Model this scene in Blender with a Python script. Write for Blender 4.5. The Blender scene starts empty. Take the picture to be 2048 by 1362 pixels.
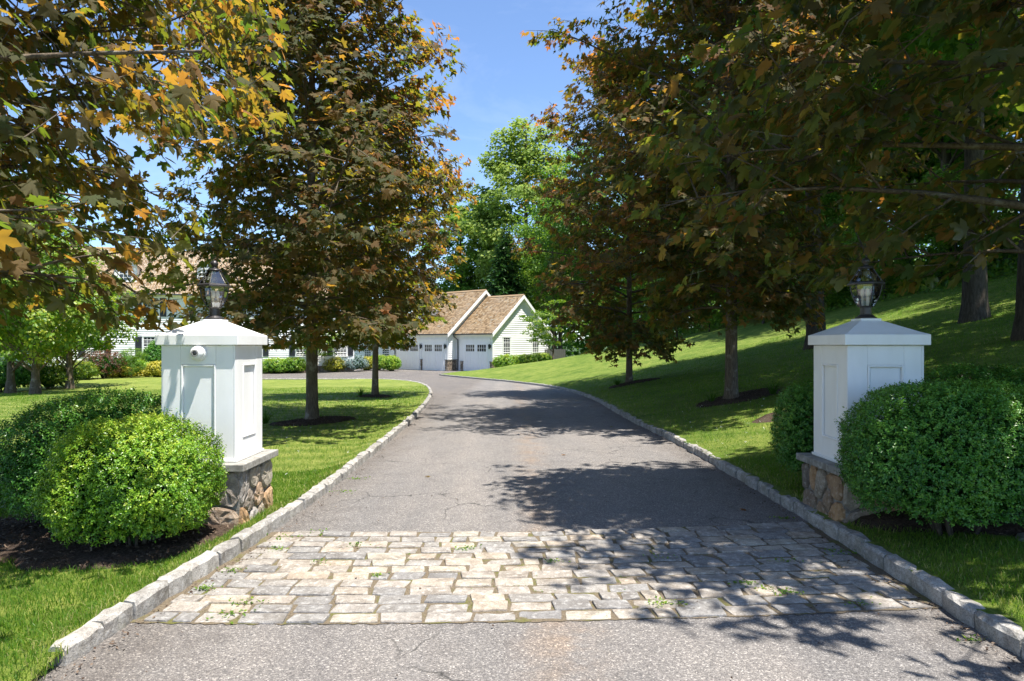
import bpy, bmesh, math, random
import numpy as np
from mathutils import Vector, Matrix, Quaternion

S = bpy.context.scene
COL = S.collection
PI = math.pi

# ------------------------------------------------------------------ camera, sky, sun, exposure
CAM_Z = 1.55
FPX = 1365.0            # focal length in photo pixels (photo 2048 wide)
HOR = 690.0             # horizon row in the photo
cam_d = bpy.data.cameras.new('camera')
cam_d.sensor_width = 36.0
cam_d.lens = 36.0 * FPX / 2048.0
cam_d.clip_start = 0.05
cam_d.clip_end = 3000
cam_d.shift_y = (HOR - 681.0) / 2048.0
cam = bpy.data.objects.new('camera', cam_d)
cam.location = (0, 0, CAM_Z)
cam.rotation_euler = (PI / 2, 0, 0)
COL.objects.link(cam)
S.camera = cam

SUN = Vector((0.285, -0.175, 1.0)).normalized()      # direction towards the sun
world = bpy.data.worlds.new('World')
S.world = world
world.use_nodes = True
wn = world.node_tree
for n in list(wn.nodes):
    wn.nodes.remove(n)
sky = wn.nodes.new('ShaderNodeTexSky')
sky.sky_type = 'NISHITA'
sky.sun_disc = False
sky.sun_elevation = math.asin(SUN.z)
sky.sun_rotation = math.atan2(SUN.x, SUN.y)
sky.altitude = 100
sky.air_density = 0.8
sky.dust_density = 0.25
sky.ozone_density = 4.5
bg = wn.nodes.new('ShaderNodeBackground')
bg.inputs['Strength'].default_value = 0.13
wo = wn.nodes.new('ShaderNodeOutputWorld')
# faint high wisps over the blue
wtc = wn.nodes.new('ShaderNodeTexCoord')
wmp = wn.nodes.new('ShaderNodeMapping'); wmp.inputs['Scale'].default_value = (1.6, 1.0, 5.0); wmp.inputs['Rotation'].default_value = (0.2, 0.5, 0.4)
wns = wn.nodes.new('ShaderNodeTexNoise'); wns.inputs['Scale'].default_value = 2.2; wns.inputs['Detail'].default_value = 7; wns.inputs['Roughness'].default_value = 0.62; wns.inputs['Distortion'].default_value = 0.8
wrp = wn.nodes.new('ShaderNodeMapRange'); wrp.inputs['From Min'].default_value = 0.50; wrp.inputs['From Max'].default_value = 0.85; wrp.inputs['To Max'].default_value = 0.16
wmx = wn.nodes.new('ShaderNodeMix'); wmx.data_type = 'RGBA'; wmx.inputs[7].default_value = (5.0, 5.4, 6.0, 1)
wn.links.new(wtc.outputs['Generated'], wmp.inputs['Vector'])
wn.links.new(wmp.outputs['Vector'], wns.inputs['Vector'])
wn.links.new(wns.outputs['Fac'], wrp.inputs['Value'])
wn.links.new(wrp.outputs[0], wmx.inputs[0])
wn.links.new(sky.outputs['Color'], wmx.inputs[6])
wn.links.new(wmx.outputs[2], bg.inputs['Color'])
wn.links.new(bg.outputs['Background'], wo.inputs['Surface'])

sun_d = bpy.data.lights.new('sun', 'SUN')
sun_d.energy = 4.9
sun_d.angle = math.radians(0.53)
sun_d.color = (1.0, 0.955, 0.88)
sun = bpy.data.objects.new('sun', sun_d)
sun.rotation_euler = (-SUN).to_track_quat('-Z', 'Y').to_euler()
sun.location = (20, -5, 40)
COL.objects.link(sun)

S.view_settings.view_transform = 'Standard'
S.view_settings.look = 'None'
S.view_settings.gamma = 1.0
S.view_settings.use_curve_mapping = False
S.view_settings.exposure = 1.12
S.render.engine = 'CYCLES'
S.cycles.max_bounces = 12
S.cycles.diffuse_bounces = 7
S.cycles.glossy_bounces = 3
S.cycles.transmission_bounces = 10
S.cycles.transparent_max_bounces = 8
S.cycles.caustics_reflective = False
S.cycles.caustics_refractive = False
S.cycles.sample_clamp_indirect = 6.0


# ------------------------------------------------------------------ helpers
def tag(o, label=None, cat=None, group=None, kind=None):
    if label: o['label'] = label
    if cat: o['category'] = cat
    if group: o['group'] = group
    if kind: o['kind'] = kind
    return o


def link(o, parent=None):
    COL.objects.link(o)
    if parent is not None:
        o.parent = parent
    return o


def empty(name, loc=(0, 0, 0), rz=0.0, parent=None):
    o = bpy.data.objects.new(name, None)
    o.empty_display_size = 0.2
    o.location = loc
    o.rotation_euler = (0, 0, rz)
    return link(o, parent)


def thing(name, label, cat, loc=(0, 0, 0), rz=0.0, group=None):
    return tag(empty(name, loc, rz), label, cat, group)


def np_mesh(name, verts, faces, mats, smooth=False, attrs=None, uniform=True):
    """verts (n,3); faces (m,k) array of one size, or a list of lists"""
    me = bpy.data.meshes.new(name)
    verts = np.asarray(verts, dtype=np.float32)
    me.vertices.add(len(verts))
    me.vertices.foreach_set('co', verts.ravel())
    if isinstance(faces, np.ndarray):
        k = faces.shape[1]
        m = len(faces)
        loops = faces.astype(np.int32).ravel()
        starts = np.arange(0, m * k, k, dtype=np.int32)
    else:
        lens = np.array([len(f) for f in faces], dtype=np.int32)
        loops = np.array([i for f in faces for i in f], dtype=np.int32)
        starts = np.concatenate(([0], np.cumsum(lens)[:-1])).astype(np.int32)
        m = len(faces)
    me.loops.add(len(loops))
    me.loops.foreach_set('vertex_index', loops)
    me.polygons.add(m)
    me.polygons.foreach_set('loop_start', starts)
    me.polygons.foreach_set('use_smooth', np.full(m, bool(smooth)))
    for mm in (mats if isinstance(mats, (list, tuple)) else [mats]):
        me.materials.append(mm)
    if attrs:
        for an, av in attrs.items():
            a = me.attributes.new(an, 'FLOAT', 'POINT')
            a.data.foreach_set('value', np.asarray(av, dtype=np.float32))
    me.update(calc_edges=True)
    return me


def mobj(name, me, parent=None, loc=None, rz=None):
    o = bpy.data.objects.new(name, me)
    if loc is not None: o.location = loc
    if rz is not None: o.rotation_euler = (0, 0, rz)
    return link(o, parent)


class MB:
    """collects simple solids, builds ONE mesh object"""
    def __init__(self):
        self.v = []; self.f = []

    def add(self, vs, fs):
        b = len(self.v)
        self.v += [tuple(p) for p in vs]
        self.f += [[b + i for i in f] for f in fs]
        return self

    def box(self, x0, x1, y0, y1, z0, z1):
        return self.add([(x0, y0, z0), (x1, y0, z0), (x1, y1, z0), (x0, y1, z0),
                         (x0, y0, z1), (x1, y0, z1), (x1, y1, z1), (x0, y1, z1)],
                        [(0, 3, 2, 1), (4, 5, 6, 7), (0, 1, 5, 4), (1, 2, 6, 5), (2, 3, 7, 6), (3, 0, 4, 7)])

    def frustum(self, cx, cy, z0, z1, a0, b0, a1, b1):
        return self.add([(cx - a0, cy - b0, z0), (cx + a0, cy - b0, z0), (cx + a0, cy + b0, z0), (cx - a0, cy + b0, z0),
                         (cx - a1, cy - b1, z1), (cx + a1, cy - b1, z1), (cx + a1, cy + b1, z1), (cx - a1, cy + b1, z1)],
                        [(0, 3, 2, 1), (4, 5, 6, 7), (0, 1, 5, 4), (1, 2, 6, 5), (2, 3, 7, 6), (3, 0, 4, 7)])

    def hexa(self, p):      # 8 points, bottom ring then top ring
        return self.add(p, [(0, 3, 2, 1), (4, 5, 6, 7), (0, 1, 5, 4), (1, 2, 6, 5), (2, 3, 7, 6), (3, 0, 4, 7)])

    def lathe(self, prof, n=24, c=(0, 0, 0), rot=0.0, cap=True):
        vs, fs = [], []
        for (r, z) in prof:
            for k in range(n):
                a = 2 * PI * k / n + rot
                vs.append((c[0] + r * math.cos(a), c[1] + r * math.sin(a), c[2] + z))
        for i in range(len(prof) - 1):
            for k in range(n):
                k2 = (k + 1) % n
                fs.append((i * n + k, i * n + k2, (i + 1) * n + k2, (i + 1) * n + k))
        if cap:
            fs.append(tuple(reversed(range(n))))
            fs.append(tuple((len(prof) - 1) * n + k for k in range(n)))
        return self.add(vs, fs)

    def tube(self, pts, radii, n=6):
        v, f = tubes_np([(pts, radii)], n)
        return self.add(v.tolist(), f.tolist())

    def build(self, name, mats, parent=None, smooth=False, bevel=0.0, loc=None):
        me = np_mesh(name, np.array(self.v), self.f, mats, smooth)
        o = mobj(name, me, parent, loc)
        if bevel > 0:
            b = o.modifiers.new('bevel', 'BEVEL')
            b.width = bevel; b.segments = 2; b.limit_method = 'ANGLE'; b.angle_limit = 0.6
        return o


def tubes_np(lines, n=5):
    V, F = [], []
    base = 0
    ang = np.arange(n) * (2 * PI / n)
    ca, sa = np.cos(ang), np.sin(ang)
    for pts, rad in lines:
        P = np.asarray(pts, dtype=float)
        R = np.asarray(rad, dtype=float)
        k = len(P)
        T = np.gradient(P, axis=0)
        T /= np.linalg.norm(T, axis=1, keepdims=True) + 1e-9
        ref = np.array([0.0, 0.0, 1.0]) if abs(T[:, 2]).mean() < 0.85 else np.array([1.0, 0.0, 0.0])
        A = np.cross(T, ref); A /= np.linalg.norm(A, axis=1, keepdims=True) + 1e-9
        B = np.cross(A, T)
        ring = P[:, None, :] + R[:, None, None] * (A[:, None, :] * ca[None, :, None] + B[:, None, :] * sa[None, :, None])
        V.append(ring.reshape(-1, 3))
        i = np.arange(k - 1)[:, None] * n + base
        j = np.arange(n)[None, :]
        j2 = (j + 1) % n
        q = np.stack([i + j, i + j2, i + n + j2, i + n + j], axis=-1).reshape(-1, 4)
        F.append(q)
        base += k * n
    return np.concatenate(V), np.concatenate(F)


# ------------------------------------------------------------------ materials
def mat(name):
    m = bpy.data.materials.new(name)
    m.use_nodes = True
    nt = m.node_tree
    for n in list(nt.nodes):
        nt.nodes.remove(n)
    out = nt.nodes.new('ShaderNodeOutputMaterial')
    return m, nt, out


def N(nt, typ, **kw):
    n = nt.nodes.new(typ)
    for k, v in kw.items():
        if k.startswith('_'):
            setattr(n, k[1:], v)
        else:
            n.inputs[k.replace('__', ' ')].default_value = v
    return n


def ramp(nt, stops, fac=None, interp='LINEAR'):
    r = nt.nodes.new('ShaderNodeValToRGB')
    cr = r.color_ramp
    cr.interpolation = interp
    while len(cr.elements) < len(stops):
        cr.elements.new(0.5)
    for e, (p, c) in zip(cr.elements, stops):
        e.position = p
        e.color = (c[0], c[1], c[2], 1.0) if not isinstance(c, (int, float)) else (c, c, c, 1)
    if fac is not None:
        nt.links.new(fac, r.inputs['Fac'])
    return r


def mixc(nt, fac, a, b, mode='MIX'):
    m = nt.nodes.new('ShaderNodeMix')
    m.data_type = 'RGBA'
    m.blend_type = mode
    for sock, val in ((m.inputs[0], fac), (m.inputs[6], a), (m.inputs[7], b)):
        if hasattr(val, 'is_linked'):
            nt.links.new(val, sock)
        elif isinstance(val, (int, float)):
            sock.default_value = val
        else:
            sock.default_value = (val[0], val[1], val[2], 1)
    return m.outputs[2]


def math_(nt, op, a, b=None, c=None):
    m = nt.nodes.new('ShaderNodeMath')
    m.operation = op
    for i, val in enumerate((a, b, c)):
        if val is None: continue
        if hasattr(val, 'is_linked'):
            nt.links.new(val, m.inputs[i])
        else:
            m.inputs[i].default_value = val
    return m.outputs[0]


def coords(nt, kind='Object', scale=(1, 1, 1)):
    tc = nt.nodes.new('ShaderNodeTexCoord')
    if kind == 'World':
        g = nt.nodes.new('ShaderNodeNewGeometry')
        src = g.outputs['Position']
    else:
        src = tc.outputs[kind]
    mp = nt.nodes.new('ShaderNodeMapping')
    mp.inputs['Scale'].default_value = scale
    nt.links.new(src, mp.inputs['Vector'])
    return mp.outputs['Vector']


def noise(nt, vec, scale, detail=4, rough=0.55, dist=0.0):
    n = N(nt, 'ShaderNodeTexNoise', Scale=scale, Detail=detail, Roughness=rough, Distortion=dist)
    nt.links.new(vec, n.inputs['Vector'])
    return n.outputs['Fac']


def bump(nt, height, strength=0.3, distance=0.02, normal=None):
    b = N(nt, 'ShaderNodeBump', Strength=strength, Distance=distance)
    nt.links.new(height, b.inputs['Height'])
    if normal is not None:
        nt.links.new(normal, b.inputs['Normal'])
    return b.outputs['Normal']


def principled(nt, out, color, rough=0.6, spec=0.4, normal=None, metal=0.0):
    p = nt.nodes.new('ShaderNodeBsdfPrincipled')
    for key, val in (('Base Color', color), ('Roughness', rough), ('Specular IOR Level', spec), ('Metallic', metal)):
        if hasattr(val, 'is_linked'):
            nt.links.new(val, p.inputs[key])
        elif isinstance(val, (int, float)):
            p.inputs[key].default_value = val
        else:
            p.inputs[key].default_value = (val[0], val[1], val[2], 1)
    if normal is not None:
        nt.links.new(normal, p.inputs['Normal'])
    if out is not None:
        nt.links.new(p.outputs['BSDF'], out.inputs['Surface'])
    return p


def rnd_island(nt):
    g = nt.nodes.new('ShaderNodeNewGeometry')
    return g.outputs['Random Per Island']


def rnd_object(nt):
    g = nt.nodes.new('ShaderNodeObjectInfo')
    return g.outputs['Random']


def leaf_mat(name, tops, trans, under, rough=0.42, spec=0.45, tfac=0.42, use_attr=True, vein=False):
    """leaf blades: tint 0..1 picks the leaf's own colour; light passes through the blade"""
    m, nt, out = mat(name)
    if use_attr:
        a = nt.nodes.new('ShaderNodeAttribute')
        a.attribute_name = 'tint'
        t = a.outputs['Fac']
    else:
        t = rnd_island(nt)
    top = ramp(nt, tops, t).outputs['Color']
    tr = ramp(nt, trans, t).outputs['Color']
    g = nt.nodes.new('ShaderNodeNewGeometry')
    un = mixc(nt, 0.55, top, under)
    col = mixc(nt, g.outputs['Backfacing'], top, un)
    rg = math_(nt, 'MULTIPLY_ADD', g.outputs['Backfacing'], 0.40, rough)
    spc = math_(nt, 'MULTIPLY_ADD', g.outputs['Backfacing'], -0.75 * spec, spec)
    nrm = None
    if vein:
        v = coords(nt, 'Object')
        nrm = bump(nt, noise(nt, v, 45, 3), 0.25, 0.01)
    p = principled(nt, None, col, rg, spc, nrm)
    tl = nt.nodes.new('ShaderNodeBsdfTranslucent')
    nt.links.new(tr, tl.inputs['Color'])
    mx = nt.nodes.new('ShaderNodeMixShader')
    mx.inputs[0].default_value = tfac
    nt.links.new(p.outputs['BSDF'], mx.inputs[1])
    nt.links.new(tl.outputs['BSDF'], mx.inputs[2])
    nt.links.new(mx.outputs[0], out.inputs['Surface'])
    return m


M = {}
# crimson maple leaves: dark bronze green on old leaves, copper to orange on young ones
M['maple_leaf'] = leaf_mat('maple_leaf',
    [(0.0, (0.052, 0.092, 0.048)), (0.25, (0.095, 0.108, 0.055)), (0.5, (0.185, 0.118, 0.055)), (0.75, (0.27, 0.125, 0.058)), (1.0, (0.38, 0.14, 0.056))],
    [(0.0, (0.15, 0.26, 0.02)), (0.25, (0.32, 0.31, 0.024)), (0.5, (0.56, 0.32, 0.032)), (0.75, (0.68, 0.30, 0.045)), (1.0, (0.78, 0.28, 0.055))],
    (0.070, 0.058, 0.026), rough=0.34, spec=0.85, tfac=0.48, vein=True)
M['green_leaf'] = leaf_mat('green_leaf',
    [(0.0, (0.040, 0.105, 0.018)), (0.5, (0.090, 0.19, 0.022)), (1.0, (0.19, 0.29, 0.04))],
    [(0.0, (0.14, 0.32, 0.025)), (0.5, (0.28, 0.50, 0.035)), (1.0, (0.50, 0.64, 0.06))],
    (0.07, 0.11, 0.04), rough=0.5, spec=0.3, tfac=0.42)
M['dark_green_leaf'] = leaf_mat('dark_green_leaf',
    [(0.0, (0.020, 0.056, 0.014)), (0.5, (0.045, 0.110, 0.020)), (1.0, (0.10, 0.18, 0.030))],
    [(0.0, (0.08, 0.25, 0.018)), (0.5, (0.18, 0.42, 0.028)), (1.0, (0.36, 0.56, 0.045))],
    (0.05, 0.09, 0.03), rough=0.5, spec=0.3, tfac=0.42)
M['pale_green_leaf'] = leaf_mat('pale_green_leaf',
    [(0.0, (0.12, 0.19, 0.035)), (0.5, (0.20, 0.28, 0.055)), (1.0, (0.30, 0.37, 0.09))],
    [(0.0, (0.26, 0.42, 0.05)), (0.5, (0.40, 0.55, 0.07)), (1.0, (0.52, 0.62, 0.11))],
    (0.11, 0.14, 0.06), rough=0.6, spec=0.2, tfac=0.42)
M['lime_leaf'] = leaf_mat('lime_leaf',
    [(0.0, (0.045, 0.11, 0.016)), (0.5, (0.13, 0.23, 0.024)), (1.0, (0.36, 0.40, 0.045))],
    [(0.0, (0.16, 0.36, 0.02)), (0.5, (0.32, 0.50, 0.03)), (1.0, (0.60, 0.58, 0.05))],
    (0.10, 0.15, 0.05), rough=0.45, tfac=0.42)
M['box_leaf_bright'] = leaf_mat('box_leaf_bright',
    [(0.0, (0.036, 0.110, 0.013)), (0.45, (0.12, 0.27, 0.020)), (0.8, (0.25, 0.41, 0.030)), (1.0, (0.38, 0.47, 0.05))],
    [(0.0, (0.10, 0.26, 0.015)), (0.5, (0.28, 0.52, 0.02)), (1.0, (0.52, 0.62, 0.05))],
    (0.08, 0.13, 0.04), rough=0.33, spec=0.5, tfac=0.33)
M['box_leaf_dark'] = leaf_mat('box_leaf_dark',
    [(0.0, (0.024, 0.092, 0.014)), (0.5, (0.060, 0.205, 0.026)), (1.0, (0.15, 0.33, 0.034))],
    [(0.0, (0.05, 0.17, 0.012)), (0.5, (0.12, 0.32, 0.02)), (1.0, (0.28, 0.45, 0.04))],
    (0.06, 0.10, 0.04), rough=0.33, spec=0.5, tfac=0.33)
M['yellow_leaf'] = leaf_mat('yellow_leaf',
    [(0.0, (0.16, 0.20, 0.02)), (0.5, (0.34, 0.33, 0.03)), (1.0, (0.55, 0.47, 0.05))],
    [(0.0, (0.3, 0.4, 0.03)), (1.0, (0.75, 0.65, 0.06))], (0.25, 0.25, 0.06), tfac=0.3)
M['red_leaf'] = leaf_mat('red_leaf',
    [(0.0, (0.05, 0.045, 0.02)), (0.5, (0.09, 0.04, 0.025)), (1.0, (0.15, 0.06, 0.03))],
    [(0.0, (0.2, 0.12, 0.03)), (1.0, (0.35, 0.12, 0.04))], (0.09, 0.06, 0.04), tfac=0.3)
M['blue_needle'] = leaf_mat('blue_needle',
    [(0.0, (0.06, 0.11, 0.10)), (0.5, (0.12, 0.19, 0.18)), (1.0, (0.24, 0.33, 0.32))],
    [(0.0, (0.05, 0.10, 0.07)), (1.0, (0.12, 0.2, 0.16))], (0.10, 0.14, 0.13), tfac=0.12)
M['needle'] = leaf_mat('needle',
    [(0.0, (0.020, 0.070, 0.020)), (0.5, (0.045, 0.13, 0.030)), (1.0, (0.10, 0.20, 0.04))],
    [(0.0, (0.03, 0.12, 0.02)), (1.0, (0.12, 0.28, 0.04))], (0.04, 0.08, 0.04), tfac=0.2)


def bark_mat(name, c0, c1, scale=1.0, patch=None):
    m, nt, out = mat(name)
    v = coords(nt, 'World', (9 * scale, 9 * scale, 1.6 * scale))
    n1 = noise(nt, v, 4.0, 6, 0.65, 0.6)
    v2 = coords(nt, 'World', (1, 1, 1))
    n2 = noise(nt, v2, 5 * scale, 4, 0.6)
    c = ramp(nt, [(0.3, c0), (0.7, c1)], n1).outputs['Color']
    if patch:
        pm = ramp(nt, [(0.56, 0.0), (0.66, 1.0)], n2).outputs['Color']
        c = mixc(nt, pm, c, patch)
    h = math_(nt, 'ADD', n1, math_(nt, 'MULTIPLY', n2, 0.4))
    principled(nt, out, c, 0.9, 0.15, bump(nt, h, 0.9, 0.03))
    return m


M['maple_bark'] = bark_mat('maple_bark', (0.070, 0.053, 0.038), (0.20, 0.16, 0.118), 1.0, (0.25, 0.225, 0.185))
M['oak_bark'] = bark_mat('oak_bark', (0.038, 0.030, 0.023), (0.135, 0.112, 0.088), 0.7)
M['pale_bark'] = bark_mat('pale_bark', (0.13, 0.11, 0.09), (0.33, 0.29, 0.25), 0.9)


# white painted wood
def white_mat(name, c=(0.80, 0.79, 0.765), grime=0.10, rough=0.45):
    m, nt, out = mat(name)
    v = coords(nt, 'World', (1, 1, 0.35))
    n1 = noise(nt, v, 3.0, 5, 0.6)
    n2 = noise(nt, coords(nt, 'World'), 55, 3)
    dark = (c[0] * (1 - 2.2 * grime), c[1] * (1 - 2.3 * grime), c[2] * (1 - 2.7 * grime))
    cc = mixc(nt, ramp(nt, [(0.42, 0.0), (0.75, 1.0)], n1).outputs['Color'], c, dark)
    principled(nt, out, cc, rough, 0.4, bump(nt, n2, 0.06, 0.01))
    return m


M['white'] = white_mat('white_paint', (0.86, 0.855, 0.84), 0.05)
M['white_house'] = white_mat('house_white_paint', (0.87, 0.865, 0.86), 0.03)
M['white_plastic'] = white_mat('white_plastic', (0.78, 0.78, 0.76), 0.02, 0.3)


def stone_mat(name, stops, sc=1.0, rough=0.85, speck=0.35, rnd='object', moss=None, b=0.6):
    m, nt, out = mat(name)
    r = rnd_object(nt) if rnd == 'object' else rnd_island(nt)
    base = ramp(nt, stops, r).outputs['Color']
    oi = nt.nodes.new('ShaderNodeObjectInfo')
    add = nt.nodes.new('ShaderNodeVectorMath'); add.operation = 'ADD'
    g = nt.nodes.new('ShaderNodeNewGeometry')
    nt.links.new(g.outputs['Position'], add.inputs[0])
    nt.links.new(oi.outputs['Random'], add.inputs[1])
    v = add.outputs[0]
    n1 = noise(nt, v, 9 * sc, 5, 0.6)
    n2 = noise(nt, v, 130 * sc, 3, 0.7)
    n3 = noise(nt, v, 28 * sc, 4, 0.6)
    dk = mixc(nt, 1.0, base, (0.58, 0.55, 0.52), 'MULTIPLY')
    lt = mixc(nt, 0.35, base, (0.62, 0.60, 0.56))
    c = mixc(nt, ramp(nt, [(0.35, 0.0), (0.65, 1.0)], n1).outputs['Color'], base, dk)
    c = mixc(nt, math_(nt, 'MULTIPLY', ramp(nt, [(0.45, 0.0), (0.62, 1.0)], n2).outputs['Color'], speck), c, (0.05, 0.05, 0.055))
    c = mixc(nt, math_(nt, 'MULTIPLY', ramp(nt, [(0.52, 0.0), (0.68, 1.0)], n3).outputs['Color'], 0.7), c, lt)
    if moss:
        mm = math_(nt, 'MULTIPLY', ramp(nt, [(0.55, 0.0), (0.7, 1.0)], noise(nt, v, 4.0, 4)).outputs['Color'], 0.5)
        c = mixc(nt, mm, c, moss)
    h = math_(nt, 'ADD', n3, math_(nt, 'MULTIPLY', n2, 0.35))
    principled(nt, out, c, rough, 0.3, bump(nt, h, b, 0.012))
    return m


M['granite'] = stone_mat('granite_kerb', [(0, (0.36, 0.345, 0.32)), (0.5, (0.42, 0.405, 0.375)), (1, (0.49, 0.465, 0.425))], 1.0, speck=0.5, moss=(0.16, 0.15, 0.09))
M['cobble'] = stone_mat('granite_cobble', [(0, (0.245, 0.235, 0.225)), (0.25, (0.31, 0.295, 0.275)), (0.5, (0.41, 0.36, 0.30)), (0.7, (0.34, 0.32, 0.295)), (0.85, (0.45, 0.375, 0.29)), (1, (0.46, 0.42, 0.35))], 1.0, speck=0.42, b=0.6)
M['fieldstone'] = stone_mat('fieldstone', [(0, (0.23, 0.195, 0.16)), (0.25, (0.44, 0.28, 0.15)), (0.45, (0.35, 0.325, 0.30)), (0.65, (0.52, 0.31, 0.15)), (0.8, (0.34, 0.28, 0.21)), (1, (0.48, 0.43, 0.35))], 1.0, speck=0.2, b=1.0)
M['fieldstone_far'] = stone_mat('fieldstone_far', [(0, (0.16, 0.12, 0.09)), (0.3, (0.36, 0.28, 0.20)), (0.6, (0.26, 0.20, 0.15)), (1, (0.52, 0.44, 0.35))], 1.0, rnd='island')
M['mortar'] = stone_mat('mortar', [(0, (0.30, 0.28, 0.25)), (1, (0.34, 0.31, 0.28))], 2.0, b=0.8)
M['slate'] = stone_mat('slate_cap', [(0, (0.30, 0.295, 0.27)), (1, (0.34, 0.33, 0.30))], 0.8, speck=0.12, b=0.35)
M['rock'] = stone_mat('rock', [(0, (0.25, 0.23, 0.21)), (1, (0.42, 0.37, 0.33))], 0.8)
# ------------------------------------------------------------------ heights and kerb lines
def hermite(xs, ys):
    xs = np.array(xs, float); ys = np.array(ys, float)
    m = np.gradient(ys, xs)
    def f(t):
        t = np.asarray(t, float)
        tc = np.clip(t, xs[0], xs[-1])
        i = np.clip(np.searchsorted(xs, tc, side='right') - 1, 0, len(xs) - 2)
        h = xs[i + 1] - xs[i]
        u = (tc - xs[i]) / h
        return ((2 * u**3 - 3 * u**2 + 1) * ys[i] + (u**3 - 2 * u**2 + u) * h * m[i]
                + (-2 * u**3 + 3 * u**2) * ys[i + 1] + (u**3 - u**2) * h * m[i + 1])
    return f

xL = hermite([-9, 0, 3.3, 4.4, 5.6, 7, 10, 13.3, 17.5, 22.3, 26.2, 31.2, 36, 39.3, 40.7, 41.3],
             [-2.2, -2.17, -2.13, -2.07, -1.96, -1.91, -1.93, -1.99, -2.2, -2.6, -3.07, -3.9, -5.06, -6.5, -7.6, -8.9])
xR = hermite([-9, 0, 3.43, 5, 9, 11.4, 13.1, 16, 21, 24.9, 30, 34.7, 39.2, 44, 49.7],
             [2.4, 2.47, 2.51, 2.55, 2.57, 2.52, 2.44, 2.42, 2.42, 2.25, 1.7, 0.69, -0.69, -2.7, -5.4])


def ss(a, b, x):
    t = np.clip((np.asarray(x, float) - a) / (b - a), 0, 1)
    return t * t * (3 - 2 * t)


def base_z(y):
    return -0.65 * ss(10, 50, y)


def wob(x, y):
    return 0.02 * np.sin(x * 1.3 + y * 0.4) * np.sin(y * 0.9 + 0.5) + 0.012 * np.sin(x * 3.1 + 1) * np.sin(y * 2.3)


def left_z(x, y):
    d = np.maximum(xL(np.minimum(y, 41.3)) - x, 0)
    near = 1 - ss(6, 22, y)
    lip = 0.078 * ss(2.95, 3.35, y) - (0.085 * ss(0.1, 0.55, d)) * near * ss(2.95, 3.35, y) - (0.03 * ss(0.1, 0.9, d)) * (1 - near)
    fall = (0.010 + 0.022 * near) * np.minimum(d, 25) * (1 - ss(36, 44, y))
    back = -0.9 * ss(12, 26, d) * (1 - ss(34, 44, y)) * ss(14, 26, y) * 0.35
    return base_z(y) + lip - fall + back + wob(x, y) * ss(0.1, 1.0, d)


def xback(y):       # right limit of the court beyond the tip of the right-hand lawn
    y = np.asarray(y, float)
    return np.where(y <= 49.7, xR(np.minimum(y, 49.7)), np.interp(y, [49.7, 50.3, 55.6, 60], [-5.4, -5.2, -1.75, -1.6]))


def right_z(x, y):
    d = np.maximum(x - xback(y), 0)
    slope = np.interp(y, [0, 8, 14, 24, 40, 50, 58], [0.10, 0.13, 0.155, 0.175, 0.16, 0.10, 0.06])
    dd = np.minimum(d, 38)
    r = 0.085 + slope * dd + 0.0045 * dd**2 * ss(4, 14, y) * np.interp(y, [40, 56], [1, 0.55])
    return base_z(y) + r + wob(x, y) * ss(0.1, 1.0, d)


def ground_z(x, y):
    x = np.asarray(x, float); y = np.asarray(y, float)
    l = left_z(x, np.clip(y, -9, 60)); r = right_z(x, np.clip(y, -9, 58))
    mid = base_z(y)
    xl = np.where(y < 41.3, xL(np.minimum(y, 41.3)), -19.0)
    xr = xback(y)
    z = np.where(x < xl, l, np.where(x > xr, r, mid))
    far = ss(60, 110, np.hypot(x, y))
    return z * (1 - far) + np.where(x > 10, 5.0 * ss(10, 60, x), -1.2) * far


# ------------------------------------------------------------------ ground materials
def lawn_mat(name, base=((0.042, 0.090, 0.010), (0.110, 0.175, 0.020), (0.24, 0.275, 0.055)), stripes=0.0, stripe_dir=0.0):
    m, nt, out = mat(name)
    v = coords(nt, 'World')
    n0 = noise(nt, v, 0.35, 3, 0.6)
    n1 = noise(nt, v, 2.2, 4, 0.65)
    n2 = noise(nt, coords(nt, 'World', (1, 0.45, 1)), 26, 4, 0.75)
    n3 = noise(nt, coords(nt, 'World', (1, 1, 0.3)), 120, 2, 0.7)
    s = math_(nt, 'ADD', math_(nt, 'MULTIPLY', n1, 0.40), math_(nt, 'MULTIPLY', n2, 0.45))
    s = math_(nt, 'ADD', s, math_(nt, 'MULTIPLY', n0, 0.25))
    if stripes:
        mp = nt.nodes.new('ShaderNodeMapping')
        mp.inputs['Rotation'].default_value = (0, 0, stripe_dir)
        g = nt.nodes.new('ShaderNodeNewGeometry')
        nt.links.new(g.outputs['Position'], mp.inputs['Vector'])
        w = N(nt, 'ShaderNodeTexWave', Scale=0.55, Distortion=1.6, Detail=2)
        w.bands_direction = 'Y'
        nt.links.new(mp.outputs['Vector'], w.inputs['Vector'])
        s = math_(nt, 'ADD', s, math_(nt, 'MULTIPLY_ADD', w.outputs['Fac'], stripes, -stripes / 2))
    c = ramp(nt, [(0.38, base[0]), (0.52, base[1]), (0.66, base[2])], s).outputs['Color']
    dry = ramp(nt, [(0.60, 0.0), (0.78, 1.0)], noise(nt, v, 0.9, 5, 0.7)).outputs['Color']
    c = mixc(nt, math_(nt, 'MULTIPLY', dry, 0.55), c, (0.24, 0.23, 0.07))
    h = math_(nt, 'ADD', n2, n3)
    p = principled(nt, None, c, 0.75, 0.2, bump(nt, h, 0.8, 0.04))
    tl = nt.nodes.new('ShaderNodeBsdfTranslucent')
    nt.links.new(mixc(nt, 1.0, c, (1.5, 1.6, 1.0), 'MULTIPLY'), tl.inputs['Color'])
    nt.links.new(p.outputs['BSDF'], out.inputs['Surface'])
    return m

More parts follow.
